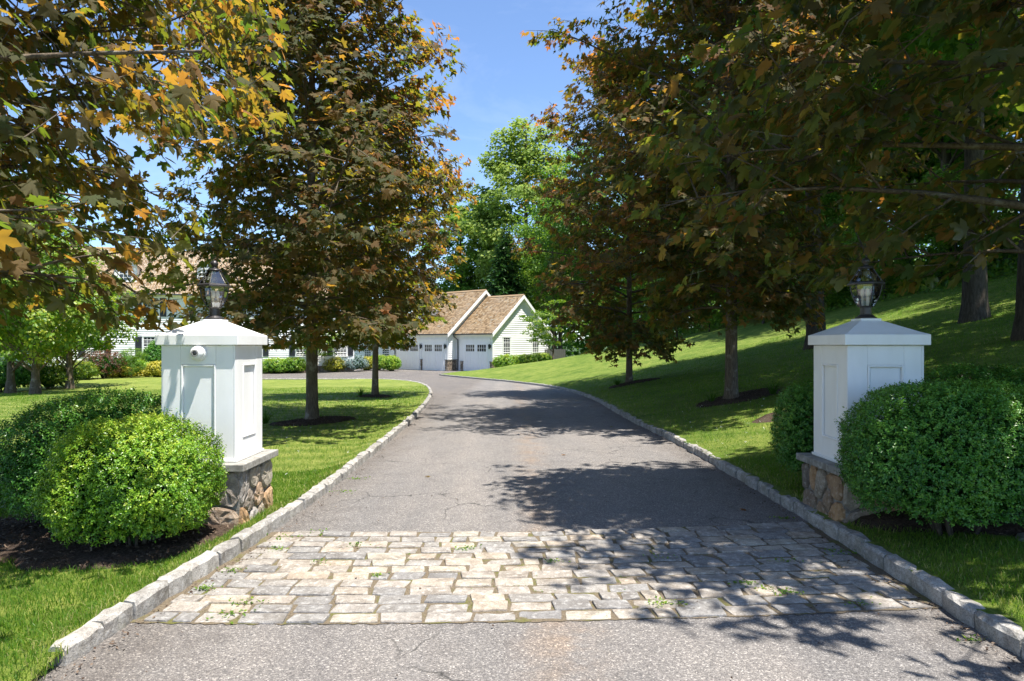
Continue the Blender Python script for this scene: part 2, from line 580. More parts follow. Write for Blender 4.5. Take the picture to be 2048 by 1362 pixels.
M['lawn'] = lawn_mat('lawn_grass')
M['lawn_striped'] = lawn_mat('mown_lawn_grass', ((0.072, 0.125, 0.014), (0.158, 0.215, 0.030), (0.30, 0.325, 0.075)), 0.10, 0.12)
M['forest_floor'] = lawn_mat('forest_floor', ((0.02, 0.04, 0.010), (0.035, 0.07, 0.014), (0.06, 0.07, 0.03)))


def mulch_mat():
    m, nt, out = mat('bark_mulch')
    v = coords(nt, 'World')
    n1 = noise(nt, coords(nt, 'World', (1, 1, 1)), 38, 5, 0.75, 0.8)
    n2 = noise(nt, v, 5, 4)
    c = ramp(nt, [(0.3, (0.026, 0.018, 0.013)), (0.5, (0.075, 0.052, 0.038)), (0.72, (0.17, 0.125, 0.095))], n1).outputs['Color']
    c = mixc(nt, ramp(nt, [(0.55, 0), (0.75, 1)], n2).outputs['Color'], c, (0.10, 0.075, 0.06))
    principled(nt, out, c, 0.95, 0.1, bump(nt, n1, 1.0, 0.03))
    return m
M['mulch'] = mulch_mat()


def asphalt_mat():
    m, nt, out = mat('asphalt')
    v = coords(nt, 'World')
    vo = N(nt, 'ShaderNodeTexVoronoi', Scale=135.0)
    nt.links.new(v, vo.inputs['Vector'])
    vo2 = N(nt, 'ShaderNodeTexVoronoi', Scale=190.0)
    nt.links.new(v, vo2.inputs['Vector'])
    sep = nt.nodes.new('ShaderNodeSeparateColor')
    nt.links.new(vo.outputs['Color'], sep.inputs['Color'])
    sep2 = nt.nodes.new('ShaderNodeSeparateColor')
    nt.links.new(vo2.outputs['Color'], sep2.inputs['Color'])
    st = ramp(nt, [(0.0, (0.070, 0.068, 0.070)), (0.45, (0.125, 0.121, 0.120)), (0.80, (0.19, 0.183, 0.176)), (0.93, (0.28, 0.27, 0.26)), (1.0, (0.46, 0.445, 0.42))], sep.outputs[0]).outputs['Color']
    st2 = ramp(nt, [(0.0, (0.075, 0.073, 0.074)), (0.6, (0.19, 0.182, 0.176)), (1.0, (0.38, 0.36, 0.34))], sep2.outputs[1]).outputs['Color']
    c = mixc(nt, 0.32, st, st2)
    c = mixc(nt, 1.0, c, (1.03, 1.0, 0.975), 'MULTIPLY')
    gap = ramp(nt, [(0.25, 0.0), (0.75, 1.0)], vo.outputs['Distance']).outputs['Color']
    # wear: paler wheel lanes, tan stains down the middle, darker patches by the kerbs
    n0 = noise(nt, coords(nt, 'World', (1, 0.3, 1)), 0.9, 5, 0.65, 0.4)
    n1 = noise(nt, v, 3.5, 5, 0.7)
    c = mixc(nt, ramp(nt, [(0.40, 0.0), (0.70, 1.0)], n0).outputs['Color'], c, mixc(nt, 1.0, c, (1.25, 1.21, 1.16), 'MULTIPLY'))
    c = mixc(nt, math_(nt, 'MULTIPLY', ramp(nt, [(0.50, 0.0), (0.72, 1.0)], n1).outputs['Color'], 0.5), c, mixc(nt, 1.0, c, (0.66, 0.65, 0.66), 'MULTIPLY'))
    sx = nt.nodes.new('ShaderNodeSeparateXYZ')
    nt.links.new(v, sx.inputs[0])
    band = math_(nt, 'ABSOLUTE', math_(nt, 'SUBTRACT', sx.outputs['X'], math_(nt, 'MULTIPLY_ADD', n0, 0.5, 0.0)))
    bm = ramp(nt, [(0.0, 1.0), (0.30, 0.0)], band).outputs['Color']
    bm = math_(nt, 'MULTIPLY', bm, ramp(nt, [(0.42, 0.0), (0.62, 0.75)], noise(nt, v, 2.2, 5, 0.7)).outputs['Color'])
    c = mixc(nt, bm, c, mixc(nt, 1.0, c, (1.30, 1.06, 0.84), 'MULTIPLY'))
    # wheel lanes worn a little paler, dirtier margins along the kerbs
    lane = math_(nt, 'ABSOLUTE', math_(nt, 'SUBTRACT', math_(nt, 'ABSOLUTE', math_(nt, 'SUBTRACT', sx.outputs['X'], 0.25)), math_(nt, 'MULTIPLY_ADD', n0, 0.5, 0.55)))
    lm = ramp(nt, [(0.10, 0.55), (0.42, 0.0)], lane).outputs['Color']
    c = mixc(nt, lm, c, mixc(nt, 1.0, c, (1.22, 1.20, 1.17), 'MULTIPLY'))
    mg = math_(nt, 'ABSOLUTE', math_(nt, 'SUBTRACT', sx.outputs['X'], 0.30))
    mg = math_(nt, 'ADD', mg, math_(nt, 'MULTIPLY_ADD', n1, 0.7, -0.35))
    mr = N(nt, 'ShaderNodeMapRange'); nt.links.new(mg, mr.inputs['Value']); mr.inputs['From Min'].default_value = 1.75; mr.inputs['From Max'].default_value = 2.25
    c = mixc(nt, math_(nt, 'MULTIPLY', mr.outputs[0], 0.6), c, mixc(nt, 1.0, c, (0.66, 0.62, 0.58), 'MULTIPLY'))
    # hairline cracks
    dn = nt.nodes.new('ShaderNodeTexNoise'); dn.inputs['Scale'].default_value = 3.0; dn.inputs['Detail'].default_value = 5
    nt.links.new(v, dn.inputs['Vector'])
    vm = nt.nodes.new('ShaderNodeVectorMath'); vm.operation = 'MULTIPLY_ADD'
    nt.links.new(dn.outputs['Color'], vm.inputs[0]); vm.inputs[1].default_value = (0.5, 0.5, 0.0)
    nt.links.new(v, vm.inputs[2])
    ve = N(nt, 'ShaderNodeTexVoronoi', Scale=1.15); ve.feature = 'DISTANCE_TO_EDGE'
    nt.links.new(vm.outputs[0], ve.inputs['Vector'])
    ck = ramp(nt, [(0.0, 1.0), (0.011, 0.0)], ve.outputs['Distance']).outputs['Color']
    ck = math_(nt, 'MULTIPLY', ck, ramp(nt, [(0.47, 0.0), (0.57, 1.0)], noise(nt, v, 0.55, 3)).outputs['Color'])
    c = mixc(nt, math_(nt, 'MULTIPLY', ck, 0.85), c, (0.03, 0.029, 0.028))
    h = math_(nt, 'SUBTRACT', math_(nt, 'MULTIPLY', gap, -0.6), math_(nt, 'MULTIPLY', ck, 1.5))
    principled(nt, out, c, 0.78, 0.30, bump(nt, h, 0.55, 0.012))
    return m
M['asphalt'] = asphalt_mat()


def joint_mat():
    m, nt, out = mat('sandy_joints')
    v = coords(nt, 'World')
    n1 = noise(nt, v, 4.5, 4, 0.7)
    n2 = noise(nt, v, 90, 4, 0.7)
    c = ramp(nt, [(0.3, (0.085, 0.068, 0.046)), (0.7, (0.23, 0.185, 0.13))], n2).outputs['Color']
    c = mixc(nt, ramp(nt, [(0.52, 0.0), (0.66, 1.0)], n1).outputs['Color'], c, mixc(nt, n2, (0.07, 0.075, 0.025), (0.19, 0.18, 0.06)))
    principled(nt, out, c, 0.95, 0.1, bump(nt, n2, 0.9, 0.01))
    return m
M['joint'] = joint_mat()


# ------------------------------------------------------------------ sheets
def grid_sheet(name, ys, cols, fx, fz, material, kind='structure'):
    """rows at ys; cols: list of column parameters; fx(c, y) -> x; fz(x, y) -> z"""
    Y = np.repeat(np.asarray(ys)[:, None], len(cols), axis=1)
    X = np.stack([fx(c, np.asarray(ys)) for c in cols], axis=1)
    Z = fz(X, Y)
    n, m = X.shape
    v = np.stack([X, Y, Z], -1).reshape(-1, 3)
    i = np.arange(n - 1)[:, None] * m + np.arange(m - 1)[None, :]
    q = np.stack([i, i + 1, i + m + 1, i + m], -1).reshape(-1, 4)
    o = mobj(name, np_mesh(name, v, q, material, smooth=True))
    o['kind'] = kind
    return o


def geom(a, b, n, p=2.0):
    return a + (b - a) * np.linspace(0, 1, n) ** p


# far ground to the horizon, kept below the nearer sheets
gx = np.concatenate([-geom(60, 1500, 14)[::-1], np.arange(-56, 57, 4.0), geom(60, 1500, 14)])
gy = np.concatenate([-geom(12, 600, 10)[::-1], np.arange(-8, 110, 4.0), geom(114, 2200, 16)])
def far_z(x, y):
    z = ground_z(x, y)
    near = 1 - ss(62, 80, np.hypot(x, y))
    return z - 0.5 * near - 0.02
GX, GY = np.meshgrid(gx, gy)
v = np.stack([GX, GY, far_z(GX, GY)], -1).reshape(-1, 3)
nx_ = len(gx)
i = np.arange(len(gy) - 1)[:, None] * nx_ + np.arange(nx_ - 1)[None, :]
q = np.stack([i, i + 1, i + nx_ + 1, i + nx_], -1).reshape(-1, 4)
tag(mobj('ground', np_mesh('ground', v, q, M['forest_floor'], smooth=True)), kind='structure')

yl = np.concatenate([np.arange(-9, 14, 0.2), np.arange(14, 36, 0.5), np.arange(36, 40, 0.25), np.arange(40, 41.31, 0.08), [41.34]])
dl = np.concatenate([[0.0, 0.06, 0.12], np.arange(0.2, 1.2, 0.12), geom(1.25, 70, 60, 2.2)])
grid_sheet('lawn_left', yl, dl[::-1], lambda c, y: xL(np.minimum(y, 41.3)) - 0.045 - c, left_z, M['lawn_striped'])
yr = np.concatenate([np.arange(-9, 14, 0.2), np.arange(14, 40, 0.5), np.arange(40, 72, 0.8)])
grid_sheet('lawn_right', yr, dl, lambda c, y: xback(y) + 0.045 + c, right_z, M['lawn'])
# lawn left of the loop drive, up to the house
yl2 = np.arange(41.3, 72, 0.8)
grid_sheet('lawn_by_house', yl2, -geom(19.0, 70, 24, 1.6)[::-1], lambda c, y: np.full_like(y, c), lambda x, y: left_z(x, np.minimum(y, 60.0)) - 0.02, M['lawn_striped'])

# driveway, with the loop in front of the house
yd = np.concatenate([np.arange(-9, 12, 0.25), np.arange(12, 41, 0.6), np.arange(41, 64, 0.8)])
def road_x(c, y):
    l = np.where(y < 40.6, xL(np.minimum(y, 40.6)) - 0.11, np.interp(y, [40.6, 41.32, 41.34, 60], [-7.6, -9.0, -19.0, -19.0]))
    r = xback(y) + 0.11
    return l + (r - l) * c
def road_z(x, y):
    return base_z(y) + 0.006 * np.sin(x * 1.7 + y * 0.23) * np.sin(y * 0.7) - 0.015 * np.exp(-((y - 4.8) / 1.2) ** 2)
grid_sheet('driveway', yd, np.linspace(0, 1, 25), road_x, road_z, M['asphalt'])

# ------------------------------------------------------------------ kerbs, stone by stone
def rough_block(rng, l, w, h, jit, bev, nl=3):
    """a hand-split block: length along X from 0 to l, top at h; about 50 triangles"""
    prof = [(-w / 2, 0), (-w / 2, h - bev), (-w / 2 + bev, h), (w / 2 - bev * 1.4, h), (w / 2, h - bev * 1.5), (w / 2, 0)]
    vs, fs = [], []
    k = len(prof)
    for a in range(nl + 1):
        u = a / nl
        endp = bev * 0.7 if a in (0, nl) else 0
        for (py, pz) in prof:
            jy = rng.uniform(-jit, jit); jz = rng.uniform(-jit, jit) if pz > 0 else 0
            s = 1 - endp / w * 1.2
            vs.append((u * l + (0 if a in (0, nl) else rng.uniform(-0.04, 0.04)), py * s + jy, pz - (endp * 0.6 if pz > 0 else 0) + jz))
    for a in range(nl):
        for b in range(k - 1):
            fs.append((a * k + b, a * k + b + 1, (a + 1) * k + b + 1, (a + 1) * k + b))
    fs.append(tuple(range(k)))
    fs.append(tuple(reversed(range(nl * k, nl * k + k))))
    # outward orientation
    return vs, [tuple(reversed(f)) for f in fs]


rk = random.Random(5)
kerb_meshes = []
for i in range(16):
    vs, fs = rough_block(rk, 1.0, 0.100, 0.27, 0.008, 0.014, 4)
    # length jitter is scaled with the stone, keep it in proportion
    kerb_meshes.append(np_mesh('kerb_stone', np.array(vs), fs, M['granite']))


def arc_points(pts):
    P = np.array(pts); d = np.r_[0, np.cumsum(np.linalg.norm(np.diff(P, axis=0), axis=1))]
    return P, d


def build_kerb(name, pts, flip, far_from):
    root = tag(empty(name, (pts[0][0], pts[0][1], 0)), kind='structure')
    P, d = arc_points(pts)
    s = 0.0
    far = []
    cnt = 0
    while s < d[-1] - 0.15:
        l = rk.uniform(0.25, 0.40)
        a = [np.interp(s + 0.006, d, P[:, k]) for k in (0, 1)]
        b = [np.interp(min(s + l - 0.006, d[-1]), d, P[:, k]) for k in (0, 1)]
        mx, my = (a[0] + b[0]) / 2, (a[1] + b[1]) / 2
        ang = math.atan2(b[1] - a[1], b[0] - a[0])
        ln = math.hypot(b[0] - a[0], b[1] - a[1])
        z = float(base_z(my)) - 0.168 + rk.uniform(-0.008, 0.008)
        z2 = float(base_z(b[1]) - base_z(a[1]))
        tilt = -math.atan2(z2, ln)
        me = kerb_meshes[rk.randrange(16)]
        if cnt < 290 and my < far_from:
            o = bpy.data.objects.new('kerb_stone', me)
            COL.objects.link(o); o.parent = root
            o.location = (a[0] - root.location.x, a[1] - root.location.y, z)
            o.rotation_euler = (rk.uniform(-0.05, 0.05), tilt, ang + rk.uniform(-0.02, 0.02))
            o.scale = (ln, (1 if flip else -1) * rk.uniform(0.92, 1.1), 1)
            cnt += 1
        else:
            far.append((a, ang, ln, z, me))
        s += l
    if far:
        V, F, bcount = [], [], 0
        for a, ang, ln, z, me in far:
            co = np.array([v.co for v in me.vertices])
            co = co * np.array([ln, 1, 1])
            c, sn = math.cos(ang), math.sin(ang)
            w = np.stack([a[0] - root.location.x + co[:, 0] * c - co[:, 1] * sn, a[1] - root.location.y + co[:, 0] * sn + co[:, 1] * c, z + co[:, 2]], -1)
            V.append(w)
            F += [[bcount + i for i in p.vertices] for p in me.polygons]
            bcount += len(co)
        o = mobj('distant_kerb_stone', np_mesh('distant_kerb_stone', np.concatenate(V), F, M['granite']), root)
        o['kind'] = 'stuff'
    return root


yy = np.arange(3.30, 41.31, 0.1)
lp = [(float(xL(t)) - 0.075, float(t)) for t in yy] + [(float(-9.0 - 0.1 * k), 41.36) for k in range(1, 100)]
# thin the crowded end where the line turns
build_kerb('kerb_left', lp, False, 30.0)
yy = np.arange(-1.0, 49.7, 0.1)
rp = [(float(xR(t)) + 0.075, float(t)) for t in yy] + [(-5.40 + 0.18 + 0.09 * k, 49.78 + 0.13 * k) for k in range(0, 40)]
build_kerb('kerb_right', rp, True, 30.0)

# ------------------------------------------------------------------ cobbled apron
apron = tag(empty('cobble_apron', (0, 4.8, 0)), kind='structure')
def row_y(y0, x, tilt):
    return y0 + tilt * (x + 2.05) / 4.55 - 0.10 * (1 - ((x - 0.2) / 2.3) ** 2)
rc = random.Random(11)
def cobble_mesh(rng):
    """unit stone: x -.5..0.5, y -.5..0.5, top near z=0; a split block with skewed ends and knocked corners"""
    sk = rng.uniform(-0.05, 0.05)
    cs = [(-0.5 + sk, -0.5), (0.5 + sk, -0.5), (0.5 - sk, 0.5), (-0.5 - sk, 0.5)]
    cs = [(x + rng.uniform(-0.025, 0.025), y + rng.uniform(-0.03, 0.03)) for x, y in cs]
    pts = []
    for k in range(4):
        p, a, b = cs[k], cs[k - 1], cs[(k + 1) % 4]
        for q, first in ((a, True), (b, False)):
            horizontal = abs(q[0] - p[0]) > 0.5
            f = rng.uniform(0.025, 0.07) if horizontal else rng.uniform(0.06, 0.20)
            pts.append((p[0] + (q[0] - p[0]) * f, p[1] + (q[1] - p[1]) * f))
            if first:
                pts.append((p[0] * 0.988, p[1] * 0.965))
        if k in (0, 2):         # uneven long edges
            for f in (0.3, 0.55, 0.78):
                pts.append((p[0] + (b[0] - p[0]) * f, p[1] + (b[1] - p[1]) * f + rng.uniform(-0.035, 0.035)))
    n = len(pts)
    vs, fs = [], []
    tilt = [rng.uniform(-0.003, 0.003) for _ in range(3)]
    for s_, z in ((1.0, -0.10), (1.0, -0.012), (0.972, -0.003), (0.90, 0.0)):
        for (x, y) in pts:
            fx = 1 - (1 - s_) * 0.5
            vs.append((x * fx, y * s_, z + (rng.uniform(-0.0022, 0.0022) + tilt[0] * x * 2 + tilt[1] * y * 2 if z > -0.05 else 0)))
    for r_ in range(3):
        for k in range(n):
            k2 = (k + 1) % n
            fs.append((r_ * n + k, r_ * n + k2, (r_ + 1) * n + k2, (r_ + 1) * n + k))
    vs.append((0, 0, rng.uniform(-0.001, 0.004)))
    for k in range(n):
        fs.append((3 * n + k, 3 * n + (k + 1) % n, len(vs) - 1))
    return np_mesh('cobblestone', np.array(vs), fs, M['cobble'])
cob = [cobble_mesh(rc) for _ in range(24)]
NR = 13
for r in range(NR):
    t = r / (NR - 1)
    y0 = 3.90 + (5.60 - 3.90) * t
    tilt = 0.22 + 0.05 * t
    xa = float(xL(y0)) + 0.02
    xb = float(xR(y0 + tilt)) - 0.02
    x = xa - (0.0 if r % 2 else 0.11) + rc.uniform(-0.03, 0.03)
    while x < xb - 0.05:
        l = rc.uniform(0.225, 0.30)
        if rc.random() < 0.06: l = 0.13
        x1, x2 = max(x, xa), min(x + l, xb)
        if x2 - x1 > 0.06:
            o = bpy.data.objects.new('cobblestone', cob[rc.randrange(24)])
            COL.objects.link(o); o.parent = apron
            mx = (x1 + x2) / 2
            yc = row_y(y0, mx, tilt)
            slope = (row_y(y0, mx + 0.1, tilt) - row_y(y0, mx - 0.1, tilt)) / 0.2
            o.location = (mx, yc - 4.8 + rc.uniform(-0.006, 0.006), float(road_z(np.array(mx), np.array(yc))) + 0.012 + rc.uniform(-0.006, 0.006))
            o.rotation_euler = (rc.uniform(-0.035, 0.035), rc.uniform(-0.02, 0.02), math.atan(slope) + rc.uniform(-0.025, 0.025))
            o.scale = ((x2 - x1 - rc.uniform(0.010, 0.030)) * (1 if rc.random() < .5 else -1), (0.142 - 0.017) * rc.uniform(0.94, 1.03), 1)
        x += l
# jointing bed
xs = np.linspace(-2.2, 2.66, 160)
bed_v, bed_f = [], []
for j in range(8):
    for k, xx in enumerate(xs):
        u = j / 7
        y0 = 3.90 - 0.075 + (5.60 + 0.15 - 3.90) * u
        yv = row_y(y0, xx, 0.22 + 0.05 * u) + (rc.uniform(-0.012, 0.012) if j in (0, 7) else 0)
        bed_v.append((xx, yv - 4.8, float(road_z(np.array(xx), np.array(yv))) + 0.004))
for j in range(7):
    for k in range(159):
        bed_f.append((j * 160 + k, j * 160 + k + 1, (j + 1) * 160 + k + 1, (j + 1) * 160 + k))
o = mobj('joint_bed', np_mesh('joint_bed', np.array(bed_v), bed_f, M['joint']), apron)

# ------------------------------------------------------------------ mulch beds
def mulch_bed(cx, cy, rx, ry, zf, rot=0.0, seed=0, mound=0.05, lift=0.03):
    rng = random.Random(seed)
    ph = [rng.uniform(0, 6.28) for _ in range(4)]
    vs = [(0, 0, 0)]
    fs = []
    nr, na = 9, 56
    pts = []
    for i in range(1, nr + 1):
        s = i / nr
        for k in range(na):
            a = 2 * PI * k / na
            w = 1 + 0.08 * math.sin(2 * a + ph[0]) + 0.06 * math.sin(3 * a + ph[1]) + 0.04 * math.sin(7 * a + ph[2])
            lx, ly = rx * s * w * math.cos(a), ry * s * w * math.sin(a)
            x = cx + lx * math.cos(rot) - ly * math.sin(rot)
            y = cy + lx * math.sin(rot) + ly * math.cos(rot)
            pts.append((x, y, s))
    P = np.array([(cx, cy, 0.0)] + pts)
    z = zf(P[:, 0], P[:, 1]) + lift + mound * (1 - P[:, 2] ** 2) - (lift + 0.03) * ss(0.88, 1.0, P[:, 2])
    z += np.array([rng.uniform(-0.008, 0.008) for _ in range(len(P))])
    V = np.stack([P[:, 0], P[:, 1], z], -1)
    for k in range(na):
        fs.append((0, 1 + k, 1 + (k + 1) % na))
    for i in range(nr - 1):
        for k in range(na):
            k2 = (k + 1) % na
            fs.append((1 + i * na + k, 1 + (i + 1) * na + k, 1 + (i + 1) * na + k2, 1 + i * na + k2))
    return tag(mobj('mulch_bed', np_mesh('mulch_bed', V, fs, M['mulch'], smooth=True)), kind='structure')

BEDS = []    # (cx, cy, rx, ry, rot) in which no grass grows
for (cx, cy, rx, ry, zf, rot, sd) in (
        (-3.05, 5.46, 0.80, 0.78, left_z, 0.1, 1),
        (-4.1, 5.9, 1.0, 0.9, left_z, 0.2, 2),
        (4.12, 5.7, 1.28, 1.15, right_z, -0.1, 3),
        (-4.1, 14.0, 0.85, 0.55, left_z, 0.5, 4),
        (-4.35, 21.7, 0.6, 0.45, left_z, 0.3, 5),
        (4.75, 14.2, 1.10, 0.6, right_z, 0.35, 6),
        (4.1, 23.0, 0.9, 0.5, right_z, 0.2, 7),
        (6.3, 11.5, 2.3, 0.75, right_z, 0.25, 8)):
    mulch_bed(cx, cy, rx, ry, zf, rot, sd)
    BEDS.append((cx, cy, rx, ry, rot))
# ------------------------------------------------------------------ gate pillars
def simple_mat(name, c, rough=0.5, spec=0.4, metal=0.0):
    m, nt, out = mat(name)
    n = noise(nt, coords(nt, 'World'), 30, 3)
    cc = mixc(nt, math_(nt, 'MULTIPLY', n, 0.35), c, (c[0] * 0.6, c[1] * 0.6, c[2] * 0.6))
    principled(nt, out, cc, rough, spec, bump(nt, n, 0.08, 0.005), metal)
    return m

M['iron'] = simple_mat('dark_bronze_metal', (0.055, 0.050, 0.050), 0.36, 0.6, 0.4)
M['dark_lens'] = simple_mat('dark_lens', (0.035, 0.035, 0.038), 0.15, 0.6)
M['grey_ring'] = simple_mat('grey_ring', (0.32, 0.31, 0.30), 0.4)
M['candle'] = simple_mat('candle_sleeve', (0.80, 0.76, 0.66), 0.5)


def glass_thin():
    m, nt, out = mat('thin_glass')
    fr = N(nt, 'ShaderNodeFresnel', IOR=1.5)
    gl = N(nt, 'ShaderNodeBsdfGlossy', Roughness=0.03)
    tr = N(nt, 'ShaderNodeBsdfTransparent', Color=(0.95, 0.97, 0.95, 1))
    mx = nt.nodes.new('ShaderNodeMixShader')
    f = math_(nt, 'MULTIPLY_ADD', fr.outputs[0], 1.4, 0.15)
    nt.links.new(f, mx.inputs[0])
    nt.links.new(tr.outputs[0], mx.inputs[1])
    nt.links.new(gl.outputs[0], mx.inputs[2])
    nt.links.new(mx.outputs[0], out.inputs['Surface'])
    return m
M['glass'] = glass_thin()


def bulb_mat():
    m, nt, out = mat('frosted_bulb')
    principled(nt, out, (0.85, 0.81, 0.70), 0.25, 0.5)
    return m
M['bulb'] = bulb_mat()


def clip_poly(poly, nx, ny, d):
    """keep the side where nx*x+ny*y <= d"""
    outp = []
    for i in range(len(poly)):
        a, b = poly[i], poly[(i + 1) % len(poly)]
        da = nx * a[0] + ny * a[1] - d
        db = nx * b[0] + ny * b[1] - d
        if da <= 0: outp.append(a)
        if (da < 0 < db) or (db < 0 < da):
            t = da / (da - db)
            outp.append((a[0] + (b[0] - a[0]) * t, a[1] + (b[1] - a[1]) * t))
    return outp


def stone_cells(rng, w, h, n, gap):
    best = None
    seeds = [(rng.uniform(0, w), rng.uniform(0, h)) for _ in range(n)]
    for _ in range(12):     # relax a little so no sliver is left
        new = []
        cells = []
        for i, s in enumerate(seeds):
            p = [(0, 0), (w, 0), (w, h), (0, h)]
            for j, o in enumerate(seeds):
                if i == j: continue
                nx, ny = o[0] - s[0], o[1] - s[1]
                l = math.hypot(nx, ny) + 1e-9
                nx, ny = nx / l, ny / l
                d = nx * (s[0] + o[0]) / 2 + ny * (s[1] + o[1]) / 2 - gap / 2
                p = clip_poly(p, nx, ny, d)
                if len(p) < 3: break
            cells.append(p)
            if len(p) >= 3:
                cx = sum(a[0] for a in p) / len(p); cy = sum(a[1] for a in p) / len(p)
                new.append((s[0] + (cx - s[0]) * 0.35, s[1] + (cy - s[1]) * 0.35))
            else:
                new.append(s)
        seeds = new
    return [c for c in cells if len(c) >= 3]


def stone_solid(rng, poly, depth):
    """polygon in (u, v) to a rough boss; returns verts (u, v, out) and faces"""
    n0 = len(poly)
    pts = []
    for i in range(n0):
        a, b = poly[i], poly[(i + 1) % n0]
        L = math.hypot(b[0] - a[0], b[1] - a[1])
        c = 0.22
        pts.append((a[0] + (b[0] - a[0]) * c, a[1] + (b[1] - a[1]) * c))
        if L > 0.09:
            pts.append(((a[0] + b[0]) / 2 + rng.uniform(-0.006, 0.006), (a[1] + b[1]) / 2 + rng.uniform(-0.006, 0.006)))
        pts.append((a[0] + (b[0] - a[0]) * (1 - c), a[1] + (b[1] - a[1]) * (1 - c)))
    n = len(pts)
    cx = sum(p[0] for p in pts) / n; cy = sum(p[1] for p in pts) / n
    vs, fs = [], []
    for s, o in ((1.0, -0.012), (0.99, depth * 0.55), (0.86, depth * 0.95), (0.45, depth * 1.05)):
        for p in pts:
            jj = 0.009 if o > 0 else 0
            vs.append((cx + (p[0] - cx) * s, cy + (p[1] - cy) * s, o + rng.uniform(-jj, jj)))
    for r in range(3):
        for k in range(n):
            k2 = (k + 1) % n
            fs.append((r * n + k, r * n + k2, (r + 1) * n + k2, (r + 1) * n + k))
    vs.append((cx, cy, depth * 1.05 + rng.uniform(-0.004, 0.008)))
    for k in range(n):
        fs.append((3 * n + k, 3 * n + (k + 1) % n, len(vs) - 1))
    return vs, fs


def pillar(loc, label, seed, below):
    root = thing('gate_pillar', label, 'gate pillar', loc, 0.0, 'pair of gate pillars at the driveway')
    rng = random.Random(seed)
    hb = 0.372
    core = MB(); core.box(-hb, hb, -hb, hb, -below, 0.485)
    base = core.build('stone_base', M['mortar'], root)
    H = 0.48 + below - 0.02
    for face in range(4):
        for poly in stone_cells(rng, 2 * hb, H, 9, 0.022):
            vs, fs = stone_solid(rng, poly, rng.uniform(0.016, 0.042))
            P = []
            for (u, w_, o) in vs:
                uu, oo, zz = u - hb, hb + o, w_ - below + 0.012
                if face == 0: P.append((uu, -oo, zz))
                elif face == 1: P.append((oo, uu, zz))
                elif face == 2: P.append((-uu, oo, zz))
                else: P.append((-oo, -uu, zz))
            mobj('stone', np_mesh('stone', np.array(P), fs, M['fieldstone']), base)
    sl = MB(); sl.box(-0.43, 0.43, -0.43, 0.43, 0.487, 0.548)
    sl.build('slate_slab', M['slate'], root, bevel=0.006)
    # panelled wooden box
    a = 0.315; r = 0.297
    z0, z1 = 0.550, 1.548
    pw, pz0, pz1 = 0.150, 0.735, 1.385
    cr = MB(); cr.box(-r, r, -r, r, z0 + 0.002, z1)
    cr.build('post_core', M['white'], root)
    for face in range(4):
        rot = Matrix.Rotation(face * PI / 2, 4, 'Z')
        fr = MB()
        def bx(x0, x1, zz0, zz1, y0, y1, mbx):
            p = [(x0, y0, zz0), (x1, y0, zz0), (x1, y1, zz0), (x0, y1, zz0), (x0, y0, zz1), (x1, y0, zz1), (x1, y1, zz1), (x0, y1, zz1)]
            mbx.hexa([tuple(rot @ Vector(q)) for q in p])
        g = 0.0012
        # every face butts against the next: a stile reaches the corner on one side only
        bx(-a, -pw - g, z0 + 0.004, z1 - 0.002, -a, -r - 0.001, fr)
        bx(pw + g, a - 0.019, z0 + 0.004, z1 - 0.002, -a, -r - 0.001, fr)
        bx(-pw, pw, pz1 + g, z1 - 0.002, -a + 0.001, -r - 0.001, fr)
        bx(-pw, pw, z0 + 0.004, pz0 - g, -a + 0.001, -r - 0.001, fr)
        fr.build('face_frame', M['white'], root, bevel=0.0018)
        mo = MB()
        for (x0, x1, zz0, zz1) in ((-pw + 0.001, -pw + 0.018, pz0 + 0.001, pz1 - 0.001), (pw - 0.018, pw - 0.001, pz0 + 0.001, pz1 - 0.001),
                                   (-pw + 0.0185, pw - 0.0185, pz1 - 0.018, pz1 - 0.001), (-pw + 0.0185, pw - 0.0185, pz0 + 0.001, pz0 + 0.018)):
            bx(x0, x1, zz0, zz1, -a - 0.006, -r - 0.0015, mo)
        mo.build('panel_moulding', M['white'], root, bevel=0.005)
        pn = MB(); bx(-pw + 0.028, pw - 0.028, pz0 + 0.028, pz1 - 0.028, -r - 0.005, -r - 0.0005, pn)
        pn.build('panel', M['white'], root, bevel=0.003)
        sk = MB(); bx(-a - 0.013, a + 0.0005, z0 - 0.001, z0 + 0.024, -a - 0.014, -a - 0.001, sk)
        sk.build('skirting', M['white'], root, bevel=0.005)
    cap = MB()
    cap.box(-0.352, 0.352, -0.352, 0.352, 1.550, 1.637)
    cap.build('cap_band', M['white'], root, bevel=0.004)
    py = MB()
    py.frustum(0, 0, 1.6375, 1.655, 0.349, 0.349, 0.305, 0.305)
    py.frustum(0, 0, 1.6552, 1.760, 0.305, 0.305, 0.088, 0.088)
    py.build('cap_roof', M['white'], root)
    pd = MB(); pd.box(-0.088, 0.088, -0.088, 0.088, 1.760, 1.778)
    pd.build('lamp_plinth', M['white'], root, bevel=0.003)
    return root


LP = (-2.675, 6.135)
RP = (3.075, 5.93)
pillar((LP[0], LP[1], 0.0), 'white panelled gate pillar on a fieldstone base, with the dome camera mounted on it', 21, 0.12)
pillar((RP[0], RP[1], 0.0), 'white panelled gate pillar in tree shade, without a camera, between dark boxwoods', 22, 0.06)


